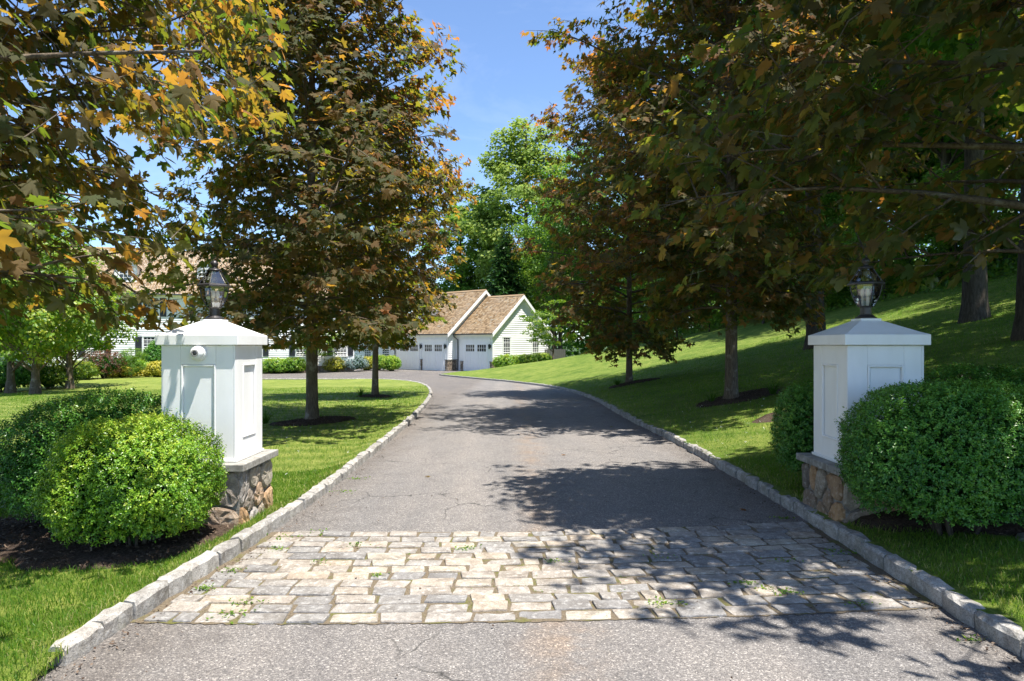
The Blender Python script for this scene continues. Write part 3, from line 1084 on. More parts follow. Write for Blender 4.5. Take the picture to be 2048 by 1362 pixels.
def lantern(loc, rz, label):
    root = thing('post_lantern', label, 'lantern', loc, rz, 'pair of lanterns on the gate pillars')
    b = MB(); b.lathe([(0.088, 0), (0.088, 0.008), (0.075, 0.014), (0.058, 0.030), (0.046, 0.036), (0.046, 0.095), (0.056, 0.100), (0.060, 0.108)], 24)
    b.build('base', M['iron'], root, smooth=False)
    prof = [(0.062, 0.108), (0.085, 0.15), (0.106, 0.20), (0.119, 0.25), (0.124, 0.290)]
    roof = [(0.128, 0.318), (0.113, 0.342), (0.090, 0.375), (0.066, 0.415), (0.056, 0.436)]
    n = 6
    fr = MB()
    for k in range(n):
        a = 2 * PI * (k + 0.5) / n
        for pr, rad in ((prof, 0.0040), (roof, 0.0038)):
            pts = [(r * math.cos(a), r * math.sin(a), z) for r, z in pr]
            v, f = tubes_np([(pts, [rad] * len(pts))], 6)
            fr.add(v.tolist(), f.tolist())
    fr.build('rib_frame', M['iron'], root)
    rim = MB(); rim.lathe([(0.118, 0.290), (0.146, 0.293), (0.150, 0.300), (0.148, 0.308), (0.126, 0.318)], 6, rot=PI / 6, cap=False)
    rim.build('rim', M['iron'], root, bevel=0.002)
    for nm, pr, ins in (('glass_pane', prof, 0.985), ('roof_pane', roof, 0.985)):
        for k in range(n):
            a0, a1 = 2 * PI * (k + 0.5) / n, 2 * PI * (k + 1.5) / n
            vs, fs = [], []
            for r, z in pr:
                r *= ins
                for u in (0.03, 0.97):
                    vs.append((r * ((1 - u) * math.cos(a0) + u * math.cos(a1)), r * ((1 - u) * math.sin(a0) + u * math.sin(a1)), z))
            for i in range(len(pr) - 1):
                fs.append((2 * i, 2 * i + 1, 2 * i + 3, 2 * i + 2))
            mobj(nm, np_mesh(nm, np.array(vs), fs, M['glass']), root)
    top = MB(); top.lathe([(0.062, 0.434), (0.066, 0.442), (0.05, 0.452), (0.028, 0.458), (0.016, 0.470), (0.026, 0.480), (0.034, 0.498), (0.030, 0.514), (0.014, 0.528), (0.004, 0.534)], 18)
    top.build('finial', M['iron'], root, smooth=True)
    for k in range(3):
        a = 2 * PI * k / 3 + 0.5
        x, y = 0.028 * math.cos(a), 0.028 * math.sin(a)
        s = MB(); s.lathe([(0.010, 0.110), (0.010, 0.185)], 10, (x, y, 0))
        c = s.build('candle', M['candle'], root)
        bl = MB(); bl.lathe([(0.007, 0.1855), (0.015, 0.205), (0.018, 0.228), (0.013, 0.252), (0.003, 0.266)], 12, (x, y, 0))
        bl.build('bulb', M['bulb'], c, smooth=True)
    return root

lantern((LP[0], LP[1], 1.779), 0.12, 'dark metal lantern with curved clear panes, standing fully in view on the sunlit pillar')
lantern((RP[0], RP[1], 1.779), -0.05, 'dark metal lantern on the shaded pillar, its top hidden under drooping maple leaves')

# ------------------------------------------------------------------ camera on the left pillar
root = thing('security_camera', 'small white dome camera mounted above the panel of the sunlit gate pillar', 'security camera', (LP[0] + 0.008, LP[1] - 0.3165, 1.482))
def ylathe(mb, prof, n=28):
    t = MB(); t.lathe(prof, n)
    mb.add([(x, -z, y) for x, y, z in t.v], t.f)
    return mb
mb = MB(); ylathe(mb, [(0.070, 0), (0.070, 0.012), (0.066, 0.020), (0.064, 0.030), (0.058, 0.034)]); mb.build('mount_ring', M['white_plastic'], root, smooth=False, bevel=0.002)
mb = MB(); ylathe(mb, [(0.057, 0.0345), (0.055, 0.052), (0.046, 0.072), (0.036, 0.080)]); mb.build('dome', M['white_plastic'], root, smooth=True)
mb = MB(); ylathe(mb, [(0.030, 0.0805), (0.030, 0.086), (0.020, 0.087), (0.018, 0.083)]); mb.build('bezel', M['grey_ring'], root, smooth=False)
mb = MB(); ylathe(mb, [(0.0175, 0.0835), (0.015, 0.086), (0.008, 0.088), (0.002, 0.0885)]); mb.build('lens', M['dark_lens'], root, smooth=True)
# ------------------------------------------------------------------ maples
def leaf_template(detail, fold=0.12, curl=0.26, skew=0.0):
    if detail == 3:
        half = [(0.13, -0.09), (0.36, -0.12), (0.30, 0.04), (0.55, 0.10), (0.45, 0.20), (0.50, 0.33), (0.64, 0.52), (0.46, 0.47), (0.36, 0.53), (0.22, 0.43), (0.30, 0.70), (0.15, 0.74)]
    elif detail == 2:
        half = [(0.36, -0.12), (0.29, 0.05), (0.55, 0.13), (0.64, 0.51), (0.22, 0.43), (0.29, 0.70)]
    else:
        half = [(0.38, -0.08), (0.63, 0.50), (0.22, 0.43)]
    out = [(0.0, 0.0)] + half + [(0.0, 1.0)] + [(-x, y) for x, y in reversed(half)]
    n = len(out)
    def z(x, y):
        return fold * abs(x) - curl * (x * x + max(y, 0) ** 2 * 0.8) + 0.03 * math.sin(9 * x + 4 * y) + skew * x * y
    if detail == 3:
        vs = [(0, 0.30, 0.02)] + [(x, y, z(x, y)) for x, y in out]
        fs = [(0, 1 + (i + 1) % n, 1 + i) for i in range(n)]
    else:       # every outline point is seen from the stalk
        vs = [(x, y, z(x, y)) for x, y in out]
        fs = [(0, i + 1, i) for i in range(1, n - 1)]
    return np.array(vs), np.array(fs, dtype=np.int32)

LT = {k: leaf_template(k) for k in (1, 2, 3)}
LV = {k: [leaf_template(k, a, b, c) for a, b, c in ((0.06, 0.16, 0.15), (0.20, 0.34, -0.12), (0.14, 0.52, 0.05), (0.30, 0.22, -0.05))] for k in (1, 2)}


def norm(v):
    return v / (np.linalg.norm(v, axis=-1, keepdims=True) + 1e-9)


def leaf_cloud(T, pos, nrm, tip, size):
    """T=(verts, tris) template with +Y to the tip and +Z up; returns verts, tris"""
    tv, tf = T
    z = norm(nrm)
    y = norm(tip - (tip * z).sum(-1, keepdims=True) * z)
    x = np.cross(y, z)
    B = np.stack([x, y, z], axis=1)                # n,3,3 rows
    V = pos[:, None, :] + size[:, None, None] * np.einsum('kc,ncd->nkd', tv, B)
    F = tf[None] + (np.arange(len(pos)) * len(tv))[:, None, None]
    return V.reshape(-1, 3), F.reshape(-1, tf.shape[1])


leaf_objs = {}
def shared_leaf_meshes():
    if not leaf_objs:
        tv, tf = LT[3]
        r = np.random.default_rng(3)
        for i in range(8):
            w = tv.copy()
            w[:, 2] += 0.05 * np.sin(tv[:, 0] * r.uniform(3, 8) + r.uniform(0, 6)) + r.uniform(-0.12, 0.08) * tv[:, 0] ** 2 - r.uniform(0, 0.15) * np.maximum(tv[:, 1], 0) ** 2
            w[:, 0] *= r.uniform(0.88, 1.08)
            leaf_objs[i] = np_mesh('leaf', w, tf, M['maple_leaf'], attrs={'tint': np.full(len(w), (i + 0.5) / 8)}, smooth=True)
    return leaf_objs


def maple(name, label, loc, H, z0, Rfun, rt, n1, n2, n3, nl, size, detail, seed, young=0.35, keep=None, singles=0, el0=16, el1=62, trunk_top=0.97, az0=0.0, cat='tree', group='copper leaved maples along the driveway'):
    rng = np.random.default_rng(seed)
    root = thing(name, label, cat, loc, 0.0, group)
    L0 = np.array(loc, float)
    lines = []
    k = 12
    tz = np.linspace(-0.15, H * trunk_top, k)
    wobx = np.cumsum(rng.normal(0, 0.018, k)) * np.linspace(0, 1, k); woby = np.cumsum(rng.normal(0, 0.018, k)) * np.linspace(0, 1, k)
    tr = rt * np.clip(1.0 - 0.86 * (tz / H), 0.06, 1) ** 1.0
    tr[0] *= 1.5; tr[1] *= 1.0
    tp = np.stack([wobx, woby, tz], -1)
    # flare at the foot
    tp2 = np.vstack([tp[:1], [[0, 0, 0.02]], [[0, 0, 0.12]], [[0, 0, 0.35]], tp[1:][tp[1:, 2] > 0.45]])
    r2 = np.concatenate([[rt * 1.6, rt * 1.38, rt * 1.15, rt * 1.02], tr[1:][tp[1:, 2] > 0.45]])
    lines.append((tp2, r2))
    P, Nn, Tt, Sz, Tn = [], [], [], [], []
    up = np.array([0, 0, 1.0])
    small = []
    def trunk_at(h):
        return np.array([np.interp(h, tz, tp[:, 0]), np.interp(h, tz, tp[:, 1]), h])
    def twig(p0, d, ln, yng):
        m = max(2, int(round(nl * ln / 0.32 * rng.uniform(0.7, 1.25))))
        e = p0 + d * ln + up * (-0.10 * ln)
        small.append((np.stack([p0, e]), [0.0055, 0.002]))
        s = (np.arange(m) + rng.uniform(0.3, 0.9, m)) / m
        base = p0 + (e - p0) * s[:, None]
        side = norm(np.cross(d, up))
        sg = np.where(np.arange(m) % 2 == 0, 1.0, -1.0)[:, None]
        out = norm(d[None] * rng.uniform(0.3, 1.0, (m, 1)) + side[None] * sg * rng.uniform(0.4, 1.1, (m, 1)) + rng.normal(0, 0.25, (m, 3)))
        pet = rng.uniform(0.04, 0.12, (m, 1))
        pos = base + out * pet * np.array([1, 1, 0.6]) - up * pet * 0.25
        P.append(pos)
        c = pos.copy(); c[:, 2] *= 0.25
        radial = norm(c * np.array([1, 1, 0.3]))
        Nn.append(up * 0.72 + radial * 0.58 + rng.normal(0, 0.40, (m, 3)))
        Tt.append(out * 0.8 + radial * 0.35 - up * rng.uniform(0.1, 0.9, (m, 1)))
        Sz.append(size * rng.uniform(0.62, 1.18, m))
        Tn.append(np.clip(rng.normal(0.20, 0.17, m) + yng * (0.25 + 0.75 * s), 0, 1))
    for i in range(n1):
        t = (i + 0.5) / n1
        hs = z0 + (H * 0.90 - z0) * t ** 1.12
        az = az0 + i * 2.39996 + rng.normal(0, 0.25)
        el = math.radians(el0 + (el1 - el0) * t + rng.normal(0, 6))
        dh = np.array([math.cos(az), math.sin(az), 0])
        st = trunk_at(hs)
        L = Rfun(hs + 0.6 * math.tan(el), az) * rng.uniform(0.62, 1.10) / max(0.35, math.cos(el))
        s = np.linspace(0, 1, 7)
        sag = (0.20 * (1 - t) + 0.02)
        bend = rng.normal(0, 0.10)
        sd = np.array([-dh[1], dh[0], 0])
        pts = st + dh * (L * math.cos(el) * s)[:, None] + up * (L * math.sin(el) * s - sag * L * s ** 2.2)[:, None] + sd * (bend * L * s ** 2 + 0.02 * L * np.sin(s * 7 + i))[:, None]
        rb = min(rt * 0.36, 0.0095 * L + 0.006) * (1 - t * 0.3)
        lines.append((pts, rb * (1 - 0.85 * s) + 0.003))
        for j in range(n2):
            u = 0.16 + 0.84 * (j + 0.5) / n2 + rng.normal(0, 0.02)
            u = min(max(u, 0.1), 1.0)
            p = np.array([np.interp(u, s, pts[:, c]) for c in range(3)])
            q = np.array([np.interp(min(u + 0.05, 1.0) , s, pts[:, c]) for c in range(3)]) - np.array([np.interp(u - 0.05, s, pts[:, c]) for c in range(3)])
            tg = norm(q)
            sgn = 1 if j % 2 == 0 else -1
            d = norm(tg * rng.uniform(0.35, 0.9) + norm(np.cross(tg, up)) * sgn * rng.uniform(0.25, 1.0) + up * rng.normal(0.12, 0.55))
            L2 = L * (0.40 * (1 - u) + 0.15) * rng.uniform(0.65, 1.2)
            L2 = min(L2, 1.5)
            clus = rng.normal(0, 0.55)
            s2 = np.linspace(0, 1, 4)
            pts2 = p + d * (L2 * s2)[:, None] + up * (-0.10 * L2 * s2 ** 2)[:, None]
            lines.append((pts2, (rb * 0.35 * (1 - u * 0.5)) * (1 - 0.75 * s2) + 0.0025))
            m = max(2, int(round(n3 * (0.5 + L2 / 1.2))))
            for w in range(m):
                uu = (w + 1) / m
                pp = p + d * L2 * uu - up * 0.10 * L2 * uu ** 2
                sg2 = 1 if w % 2 == 0 else -1
                dd = norm(d * rng.uniform(0.4, 1.0) + norm(np.cross(d, up)) * sg2 * rng.uniform(0.1, 0.9) + up * rng.normal(0.05, 0.50))
                yng = young * max(0, rng.normal(0.55, 0.35) + clus) * (0.25 + 0.75 * u) * (0.45 + 0.75 * t)
                twig(pp, dd, rng.uniform(0.2, 0.42), yng)
    P = np.concatenate(P); Nn = np.concatenate(Nn); Tt = np.concatenate(Tt); Sz = np.concatenate(Sz); Tn = np.concatenate(Tn)
    if keep is not None:
        W = P + L0
        kk = keep(W[:, 0], W[:, 1], W[:, 2], rng)
        far_side = np.abs(W[:, 0]) > 0.80 * np.abs(W[:, 1]) + 1.0       # deep in the crown's outer half: fewer, larger leaves
        kk &= ~(far_side & (rng.random(len(P)) < 0.62))
        Sz = np.where(far_side, Sz * 1.35, Sz)
        P, Nn, Tt, Sz, Tn = P[kk], Nn[kk], Tt[kk], Sz[kk], Tn[kk]
        small2 = []
        for a, r in small:
            w = a[-1] + L0
            if keep(w[0:1], w[1:2], w[2:3], rng)[0]: small2.append((a, r))
        small = small2
    v1, f1 = tubes_np(lines[:1], 14)
    big = [l for l in lines[1:]]
    if keep is not None:
        big2 = []
        inset = 0.35 if L0[0] < 0 else -0.35
        for pts, r in big:      # a limb ends where its leaves end
            s = np.linspace(0, 1, 13); so = np.linspace(0, 1, len(pts))
            pp = np.stack([np.interp(s, so, pts[:, c]) for c in range(3)], -1); rr = np.interp(s, so, r)
            okp = keep(pp[:, 0] + L0[0] + inset, pp[:, 1] + L0[1], pp[:, 2] + L0[2] - 0.05, rng) | (s < 0.12)
            n_ok = 13 if okp.all() else int(np.argmin(okp))
            if n_ok >= 3:
                rr = rr[:n_ok] * np.linspace(1, 0.25 if n_ok < 13 else 1, n_ok)
                big2.append((pp[:n_ok:2] if n_ok > 6 else pp[:n_ok], rr[:n_ok:2] if n_ok > 6 else rr[:n_ok]))
        big = big2
    v2, f2 = tubes_np(big, 4)
    v3, f3 = tubes_np(small, 3)
    V = np.concatenate([v1, v2, v3]); F = np.concatenate([f1, f2 + len(v1), f3 + len(v1) + len(v2)])
    mobj('trunk', np_mesh('trunk', V, F, M['maple_bark'], smooth=True), root)
    # leaves that show largest become objects of their own
    sel = np.zeros(len(P), bool)
    if singles:
        W = P + L0
        yy_ = np.maximum(W[:, 1], 0.1)
        px = 1024 + FPX * W[:, 0] / yy_
        py = HOR - FPX * (W[:, 2] - CAM_Z) / yy_
        vis = (W[:, 1] > 0.5) & (px > 0) & (px < 2048) & (py > 0) & (py < 1362)
        dist = np.where(vis, np.linalg.norm(W - np.array([0, 0, CAM_Z]), axis=1), 1e9)
        idx = np.argsort(dist)[:singles]
        idx = idx[dist[idx] < 1e8]
        sel[idx] = True
        lm = shared_leaf_meshes()
        z = norm(Nn); y = norm(Tt - (Tt * z).sum(-1, keepdims=True) * z); x = np.cross(y, z)
        for ii in idx:
            o = bpy.data.objects.new('leaf', lm[int(min(7, Tn[ii] * 8))])
            COL.objects.link(o); o.parent = root
            mtx = Matrix(((x[ii][0], y[ii][0], z[ii][0]), (x[ii][1], y[ii][1], z[ii][1]), (x[ii][2], y[ii][2], z[ii][2])))
            o.rotation_mode = 'QUATERNION'
            o.location = P[ii]
            o.rotation_quaternion = mtx.to_quaternion()
            o.scale = (Sz[ii],) * 3
    r_ = ~sel
    fine = r_ & ((np.abs(P[:, 0] + L0[0]) < 0.80 * np.abs(P[:, 1] + L0[1]) + 0.6) & (P[:, 1] + L0[1] > 0) & (P[:, 2] + L0[2] < 5.2) if keep is not None else np.ones(len(P), bool))
    rest = r_ & ~fine
    VV, FF, TT_, off = [], [], [], 0
    which = rng.integers(0, 4, len(P))
    for q in range(4):      # four shapes of blade, from flat to curled
        s_ = fine & (which == q)
        V, F = leaf_cloud(LV[detail][q], P[s_], Nn[s_], Tt[s_], Sz[s_])
        VV.append(V); FF.append(F + off); off += len(V)
        TT_.append(np.repeat(Tn[s_], len(LT[detail][0])))
    V, F, tint = np.concatenate(VV), np.concatenate(FF), np.concatenate(TT_)
    if rest.any():
        V2, F2 = leaf_cloud(LT[1], P[rest], Nn[rest], Tt[rest], Sz[rest])
        F = np.concatenate([F, F2 + len(V)]); V = np.concatenate([V, V2])
        tint = np.concatenate([tint, np.repeat(Tn[rest], len(LT[1][0]))])
    cr = mobj('crown', np_mesh('crown', V, F, M['maple_leaf'], smooth=True, attrs={'tint': tint}), root)
    cr['kind'] = 'stuff'
    print('DBG', name, 'leaves', len(P), 'tris', len(F))
    return root


def egg(zs, rs):
    zs = np.array(zs, float); rs = np.array(rs, float)
    return lambda h, az=0.0: float(np.interp(h, zs, rs))


def zat(f, x, y):
    return float(f(np.array(float(x)), np.array(float(y))))

# row on the left
maple('maple_tree', 'copper leaved maple with a straight bare trunk standing behind the camera pillar', (-4.1, 14.0, zat(left_z, -4.1, 14.0) + 0.03), 12.4, 1.75,
      egg([1.5, 2.6, 4.2, 6.5, 8.5, 10.5, 12.2], [2.8, 3.6, 3.75, 3.0, 2.05, 1.25, 0.3]), 0.122, 86, 11, 4, 9, 0.136, 1, 101, young=0.52, el0=7, keep=lambda x, y, z, r: (z > 1.5) & (x < np.minimum(-2.5 + 2.2 * (z - 1.6), -1.05 + 0.15 * np.sin(5 * z + 3 * y))), singles=300)
maple('maple_tree', 'smaller copper leaved maple with a slim trunk on the island lawn before the garage doors', (-4.35, 21.7, zat(left_z, -4.35, 21.7) + 0.03), 9.6, 1.65,
      egg([1.5, 2.6, 4.2, 6.0, 8.0, 9.6], [1.4, 2.1, 2.8, 2.5, 1.6, 0.3]), 0.105, 58, 10, 4, 9, 0.142, 1, 102, young=0.55, el0=10, keep=lambda x, y, z, r: (z > 1.4) & (x < -3.25 + 1.15 * (z - 1.55)))
# row on the right
maple('maple_tree', 'large copper leaved maple whose trunk stands in the mulch on the shaded right lawn', (4.5, 14.0, zat(right_z, 4.5, 14.0) + 0.03), 13.2, 1.75,
      egg([1.4, 2.4, 4.0, 6.2, 8.5, 10.5, 13], [2.0, 2.8, 3.6, 3.8, 3.1, 2.0, 0.4]), 0.128, 88, 11, 4, 8, 0.138, 1, 103, young=0.72, el0=9, singles=300)
maple('maple_tree', 'reddish maple with a slim trunk farther up the right kerb, toward the garage gable', (3.95, 23.0, zat(right_z, 3.95, 23.0) + 0.03), 11.5, 1.35,
      egg([1.4, 2.4, 4.2, 6.5, 8.5, 11.5], [2.3, 3.2, 3.8, 3.4, 2.4, 0.4]), 0.11, 60, 10, 4, 9, 0.145, 1, 104, young=0.75, el0=4)


# the two nearest, rooted just outside the picture
def keep_left(x, y, z, rng):
    # open edge of the crown towards the drive
    lim = np.interp(z, [1.6, 1.9, 2.2, 2.6, 3.2, 3.7, 4.6, 6.0], [-2.9, -2.4, -2.05, -1.75, -1.5, -1.45, -1.7, -2.3])
    return (x < lim + 0.12 * np.sin(7 * y + 5 * z) + rng.normal(0, 0.10, len(x))) & ((y > 3.1 + 0.85 * ss(2.1, 2.6, z)) | (x < -3.7)) & (y > 0.3) & ~((x > -3.2) & (y < 4.9) & (z > 2.4) & (rng.random(len(x)) < 0.55)) & (x < -np.where(z < 2.45, 0.47, 0.36) * y + 0.12 + 0.15 * np.sin(9 * z + 3 * y)) & (z > 1.72 + 0.42 * ss(3.1, 2.3, -x))
maple('maple_tree', 'copper leaved maple reaching in from the left picture edge, over the camera pillar', (-6.1, 4.3, zat(left_z, -6.1, 4.3)), 10.0, 1.75,
      egg([1.3, 2.4, 4.0, 6.0, 8.0, 10], [4.4, 5.1, 5.0, 4.1, 2.5, 0.5]), 0.15, 138, 14, 4, 7, 0.120, 2, 105, young=0.62, keep=keep_left, singles=300)


def keep_right(x, y, z, rng):
    lim = np.interp(z, [1.9, 2.4, 3.0, 3.8, 5.0, 7.0, 10.0], [2.15, 1.6, 1.15, 1.08, 1.35, 1.95, 2.8])
    return (x > lim + 0.14 * np.sin(6 * y + 4 * z) + rng.normal(0, 0.10, len(x))) & (y > 2.3) & (y < 8.5 - 0.16 * z + 0.35 * np.sin(2.6 * x + z) + 0.22 * np.sin(6.1 * x + 2 * z) + rng.normal(0, 0.15, len(x))) & (z > 2.18 + 0.25 * ss(3.0, 4.2, x) * ss(6.5, 4.0, y))
maple('maple_tree', 'big shady maple reaching in from beyond the right picture edge, over the shaded pillar', (5.15, 5.6, zat(right_z, 5.15, 5.6)), 11.5, 1.75,
      egg([1.3, 2.4, 4.0, 6.0, 8.0, 11], [3.9, 4.5, 4.5, 3.8, 2.6, 0.5]), 0.17, 66, 12, 4, 7, 0.150, 2, 106, young=0.18, keep=keep_right, singles=300)


# ------------------------------------------------------------------ other trees: a crown of leaf clumps on limbs
RH = (np.array([(0, 0, 0), (0.36, 0.5, 0.05), (0, 1, -0.06), (-0.36, 0.5, 0.05)]), np.array([(0, 1, 2, 3)], dtype=np.int32))


def clump_tree_mesh(rng, H, z0, R, nclump, per, crad, leaf, leafmat, flat=0.6, top=1.0, nlimb=26, rt=0.2, bark='oak_bark', shape=0.9, tint=(0.45, 0.2)):
    """returns (trunk mesh, crown mesh)"""
    lines = []
    k = 9
    tz = np.linspace(-0.3, H * 0.9, k)
    off = np.cumsum(rng.normal(0, 0.012 * H / 3, (k, 2)), axis=0) * np.linspace(0, 1, k)[:, None]
    tp = np.column_stack([off, tz])
    tr = rt * np.clip(1 - 0.85 * tz / H, 0.05, 1); tr[0] *= 1.5
    tp = np.vstack([tp[:1], [[0, 0, 0.1]], [[0, 0, 0.5]], tp[1:]]); tr = np.concatenate([[rt * 1.7, rt * 1.35, rt * 1.1], tr[1:]])
    lines.append((tp, tr))
    zc = (z0 + H) / 2; hz = (H - z0) / 2
    C = []
    while len(C) < nclump:
        u = rng.normal(0, 1, 3); u /= np.linalg.norm(u)
        r = rng.uniform(0.25, 1.0) ** 0.5
        p = u * r
        zz = zc + hz * p[2]
        w = R * (1 + 0.10 * math.sin(3 * math.atan2(u[1], u[0]) + 5 * p[2])) * (1.0 - 0.25 * max(p[2], 0) * (1 - shape) * 4)
        C.append((p[0] * w, p[1] * w, zz))
    C = np.array(C)
    for c in C[rng.permutation(nclump)[:nlimb]]:
        h = max(z0 * 0.75, c[2] - np.hypot(c[0], c[1]) * rng.uniform(0.5, 1.0))
        st = np.array([np.interp(h, tp[:, 2], tp[:, 0]), np.interp(h, tp[:, 2], tp[:, 1]), h])
        s = np.linspace(0, 1, 5)[:, None]
        pts = st + (c - st) * s + np.array([0, 0, 1]) * (0.12 * np.linalg.norm(c - st) * (s * (1 - s)))
        lines.append((pts, rt * 0.30 * (1 - 0.85 * s[:, 0]) * max(0.3, 1 - h / H)))
    v, f = tubes_np(lines, 7)
    tm = np_mesh('trunk', v, f, M[bark], smooth=True)
    n = nclump * per
    ci = np.repeat(np.arange(nclump), per)
    cr = crad * rng.uniform(0.6, 1.3, nclump)
    g = rng.normal(0, 1, (n, 3)); g = norm(g) * rng.uniform(0.2, 1, (n, 1)) ** 0.5
    pos = C[ci] + g * cr[ci][:, None] * np.array([1, 1, flat])
    ax = np.array([0, 0, zc])
    rad = norm((pos - ax) * np.array([1 / R, 1 / R, 1 / hz]))
    nr = rad * 0.5 + np.array([0, 0, 0.75]) + g * 0.35 + rng.normal(0, 0.45, (n, 3))
    tp_ = norm(rng.normal(0, 1, (n, 3))) + rad * 0.7 - np.array([0, 0, 0.4])
    sz = leaf * rng.uniform(0.6, 1.3, n)
    V, F = leaf_cloud(RH, pos, nr, tp_, sz)
    ct = rng.normal(0, 0.13, nclump)
    ti = np.clip(rng.normal(tint[0], tint[1], n) + ct[ci] + 0.25 * np.maximum(g[:, 2], 0), 0, 1)
    cm = np_mesh('crown', V, F, M[leafmat], attrs={'tint': np.repeat(ti, 4)})
    return tm, cm


def place_tree(meshes, name, label, loc, rz=0.0, sc=1.0, group=None, cat='tree', sz=None):
    root = thing(name, label, cat, loc, rz, group)
    root.scale = (sc, sc, sz or sc)
    mobj('trunk', meshes[0], root)
    c = mobj('crown', meshes[1], root)
    c['kind'] = 'stuff'
    return root

rgn = np.random.default_rng(77)
K = {}
K['tall_pale'] = clump_tree_mesh(rgn, 29, 4, 6.6, 210, 150, 1.6, 0.42, 'pale_green_leaf', rt=0.42, nlimb=40, shape=0.7)
K['tall_green'] = clump_tree_mesh(rgn, 23, 3, 4.8, 130, 150, 1.35, 0.40, 'green_leaf', rt=0.32, nlimb=34)
K['wood_a'] = clump_tree_mesh(rgn, 20, 5.5, 5.6, 140, 160, 1.3, 0.25, 'dark_green_leaf', rt=0.27, nlimb=40, tint=(0.5, 0.22))
K['wood_b'] = clump_tree_mesh(rgn, 17, 3.0, 5.0, 120, 120, 1.2, 0.24, 'green_leaf', rt=0.24, nlimb=36, tint=(0.5, 0.22))
K['wood_c'] = clump_tree_mesh(rgn, 22, 6.0, 5.4, 140, 160, 1.35, 0.26, 'dark_green_leaf', rt=0.28, nlimb=40, tint=(0.55, 0.22))
K['under'] = clump_tree_mesh(rgn, 6.5, 0.8, 2.6, 70, 110, 0.66, 0.17, 'green_leaf', rt=0.07, nlimb=30, bark='oak_bark')
K['lime'] = clump_tree_mesh(rgn, 7.6, 1.15, 3.0, 120, 110, 0.62, 0.17, 'lime_leaf', rt=0.17, nlimb=36, bark='maple_bark', tint=(0.42, 0.26))
K['dogwood'] = clump_tree_mesh(rgn, 5.6, 1.5, 2.5, 75, 80, 0.50, 0.15, 'lime_leaf', rt=0.08, nlimb=34, bark='oak_bark', flat=0.35, tint=(0.32, 0.2))


def conifer_mesh(rng, H, R, z0=1.0):
    lines = [(np.array([(0, 0, -0.3), (0, 0, H * 0.5), (0, 0, H)]), [R * 0.075, R * 0.05, 0.02])]
    P, Nn, T, Sz = [], [], [], []
    h = z0
    while h < H - 0.3:
        L = R * (1 - (h - z0) / (H - z0)) ** 0.75 + 0.25
        nb = 9 if L > 1.2 else 6
        for b in range(nb):
            a = 2 * PI * b / nb + rng.uniform(0, 0.7)
            d = np.array([math.cos(a), math.sin(a), 0])
            ln = L * rng.uniform(0.75, 1.1)
            s = np.linspace(0, 1, 5)
            pts = np.array([0, 0, h]) + d * (ln * s)[:, None] + np.array([0, 0, 1]) * (0.10 * ln * s - 0.28 * ln * s ** 2)[:, None]
            lines.append((pts, 0.035 * (1 - 0.8 * s) * (ln / R + 0.3)))
            m = int(14 * ln) + 6
            u = rng.uniform(0.12, 1, m)
            p = np.stack([np.interp(u, s, pts[:, c]) for c in range(3)], -1)
            sd = np.array([-d[1], d[0], 0])
            sg = np.where(rng.random(m) < 0.5, 1, -1)[:, None]
            dirs = norm(d * 0.7 + sd * sg * rng.uniform(0.2, 1.2, (m, 1)) - np.array([0, 0, 1]) * rng.uniform(0.0, 0.7, (m, 1)))
            P.append(p); T.append(dirs); Nn.append(np.array([0, 0, 1]) + rng.normal(0, 0.35, (m, 3)))
            Sz.append((0.35 + 0.45 * (1 - u)) * ln * 0.42 * rng.uniform(0.7, 1.2, m) + 0.12)
        h += rng.uniform(0.32, 0.5) * (0.5 + 0.5 * L / R)
    v, f = tubes_np(lines, 5)
    tm = np_mesh('trunk', v, f, M['oak_bark'], smooth=True)
    TT = (np.array([(0, 0, 0), (0.17, 0.25, 0), (0.10, 0.6, -0.03), (0, 1, -0.08), (-0.10, 0.6, -0.03), (-0.17, 0.25, 0)]), np.array([(0, 1, 2, 5), (5, 2, 4, 4)], dtype=np.int32))
    TT = (TT[0], np.array([(0, 1, 5), (1, 2, 5), (2, 4, 5), (2, 3, 4)], dtype=np.int32))
    P = np.concatenate(P); T = np.concatenate(T); Nn = np.concatenate(Nn); Sz = np.concatenate(Sz)
    V, F = leaf_cloud(TT, P, Nn, T, Sz)
    ti = np.repeat(np.clip(rng.normal(0.5, 0.25, len(P)), 0, 1), 6)
    return tm, np_mesh('crown', V, F, M['needle'], attrs={'tint': ti})

K['conifer'] = conifer_mesh(rgn, 16, 4.2)

def gz(x, y):
    return float(ground_z(np.array(float(x)), np.array(float(y))))

# behind the garage
place_tree(K['tall_pale'], 'locust_tree', 'very tall pale green tree standing above the garage roof against the sky', (1.6, 84, -0.6), 0.4, 1.07)
place_tree(K['tall_green'], 'ash_tree', 'tall narrow bright green tree beside the pale one, left of it above the dormer', (-6.3, 88, -0.8), 1.1, 0.98)
place_tree(K['conifer'], 'hemlock_tree', 'dark layered conifer standing right behind the garage ridge', (-0.6, 73, -0.6), 0.0, 0.95)
place_tree(K['wood_b'], 'woodland_tree', 'leafy green tree rising behind the gable end of the garage', (4.6, 74, 0.0), 2.0, 1.1, 'deciduous trees beyond the right lawn')
place_tree(K['wood_b'], 'woodland_tree', 'bright green rounded tree filling the gap behind the conifer and the dormer', (-3.0, 95, -0.4), 1.2, 1.0, 'deciduous trees beyond the right lawn')
place_tree(K['tall_green'], 'ash_tree', 'tall bright green tree just right of the very tall pale one', (6.8, 96, 0.0), 2.6, 1.05)
place_tree(K['under'], 'understorey_tree', 'low bright green tree peeping over the garage dormer roof', (-4.6, 78, -0.5), 2.0, 1.0, 'young understorey trees')
place_tree(K['dogwood'], 'dogwood_tree', 'small bright green tree of layered branches standing at the garage gable', (3.3, 55.0, gz(3.3, 55.0) - 0.05), 0.6, 0.98)

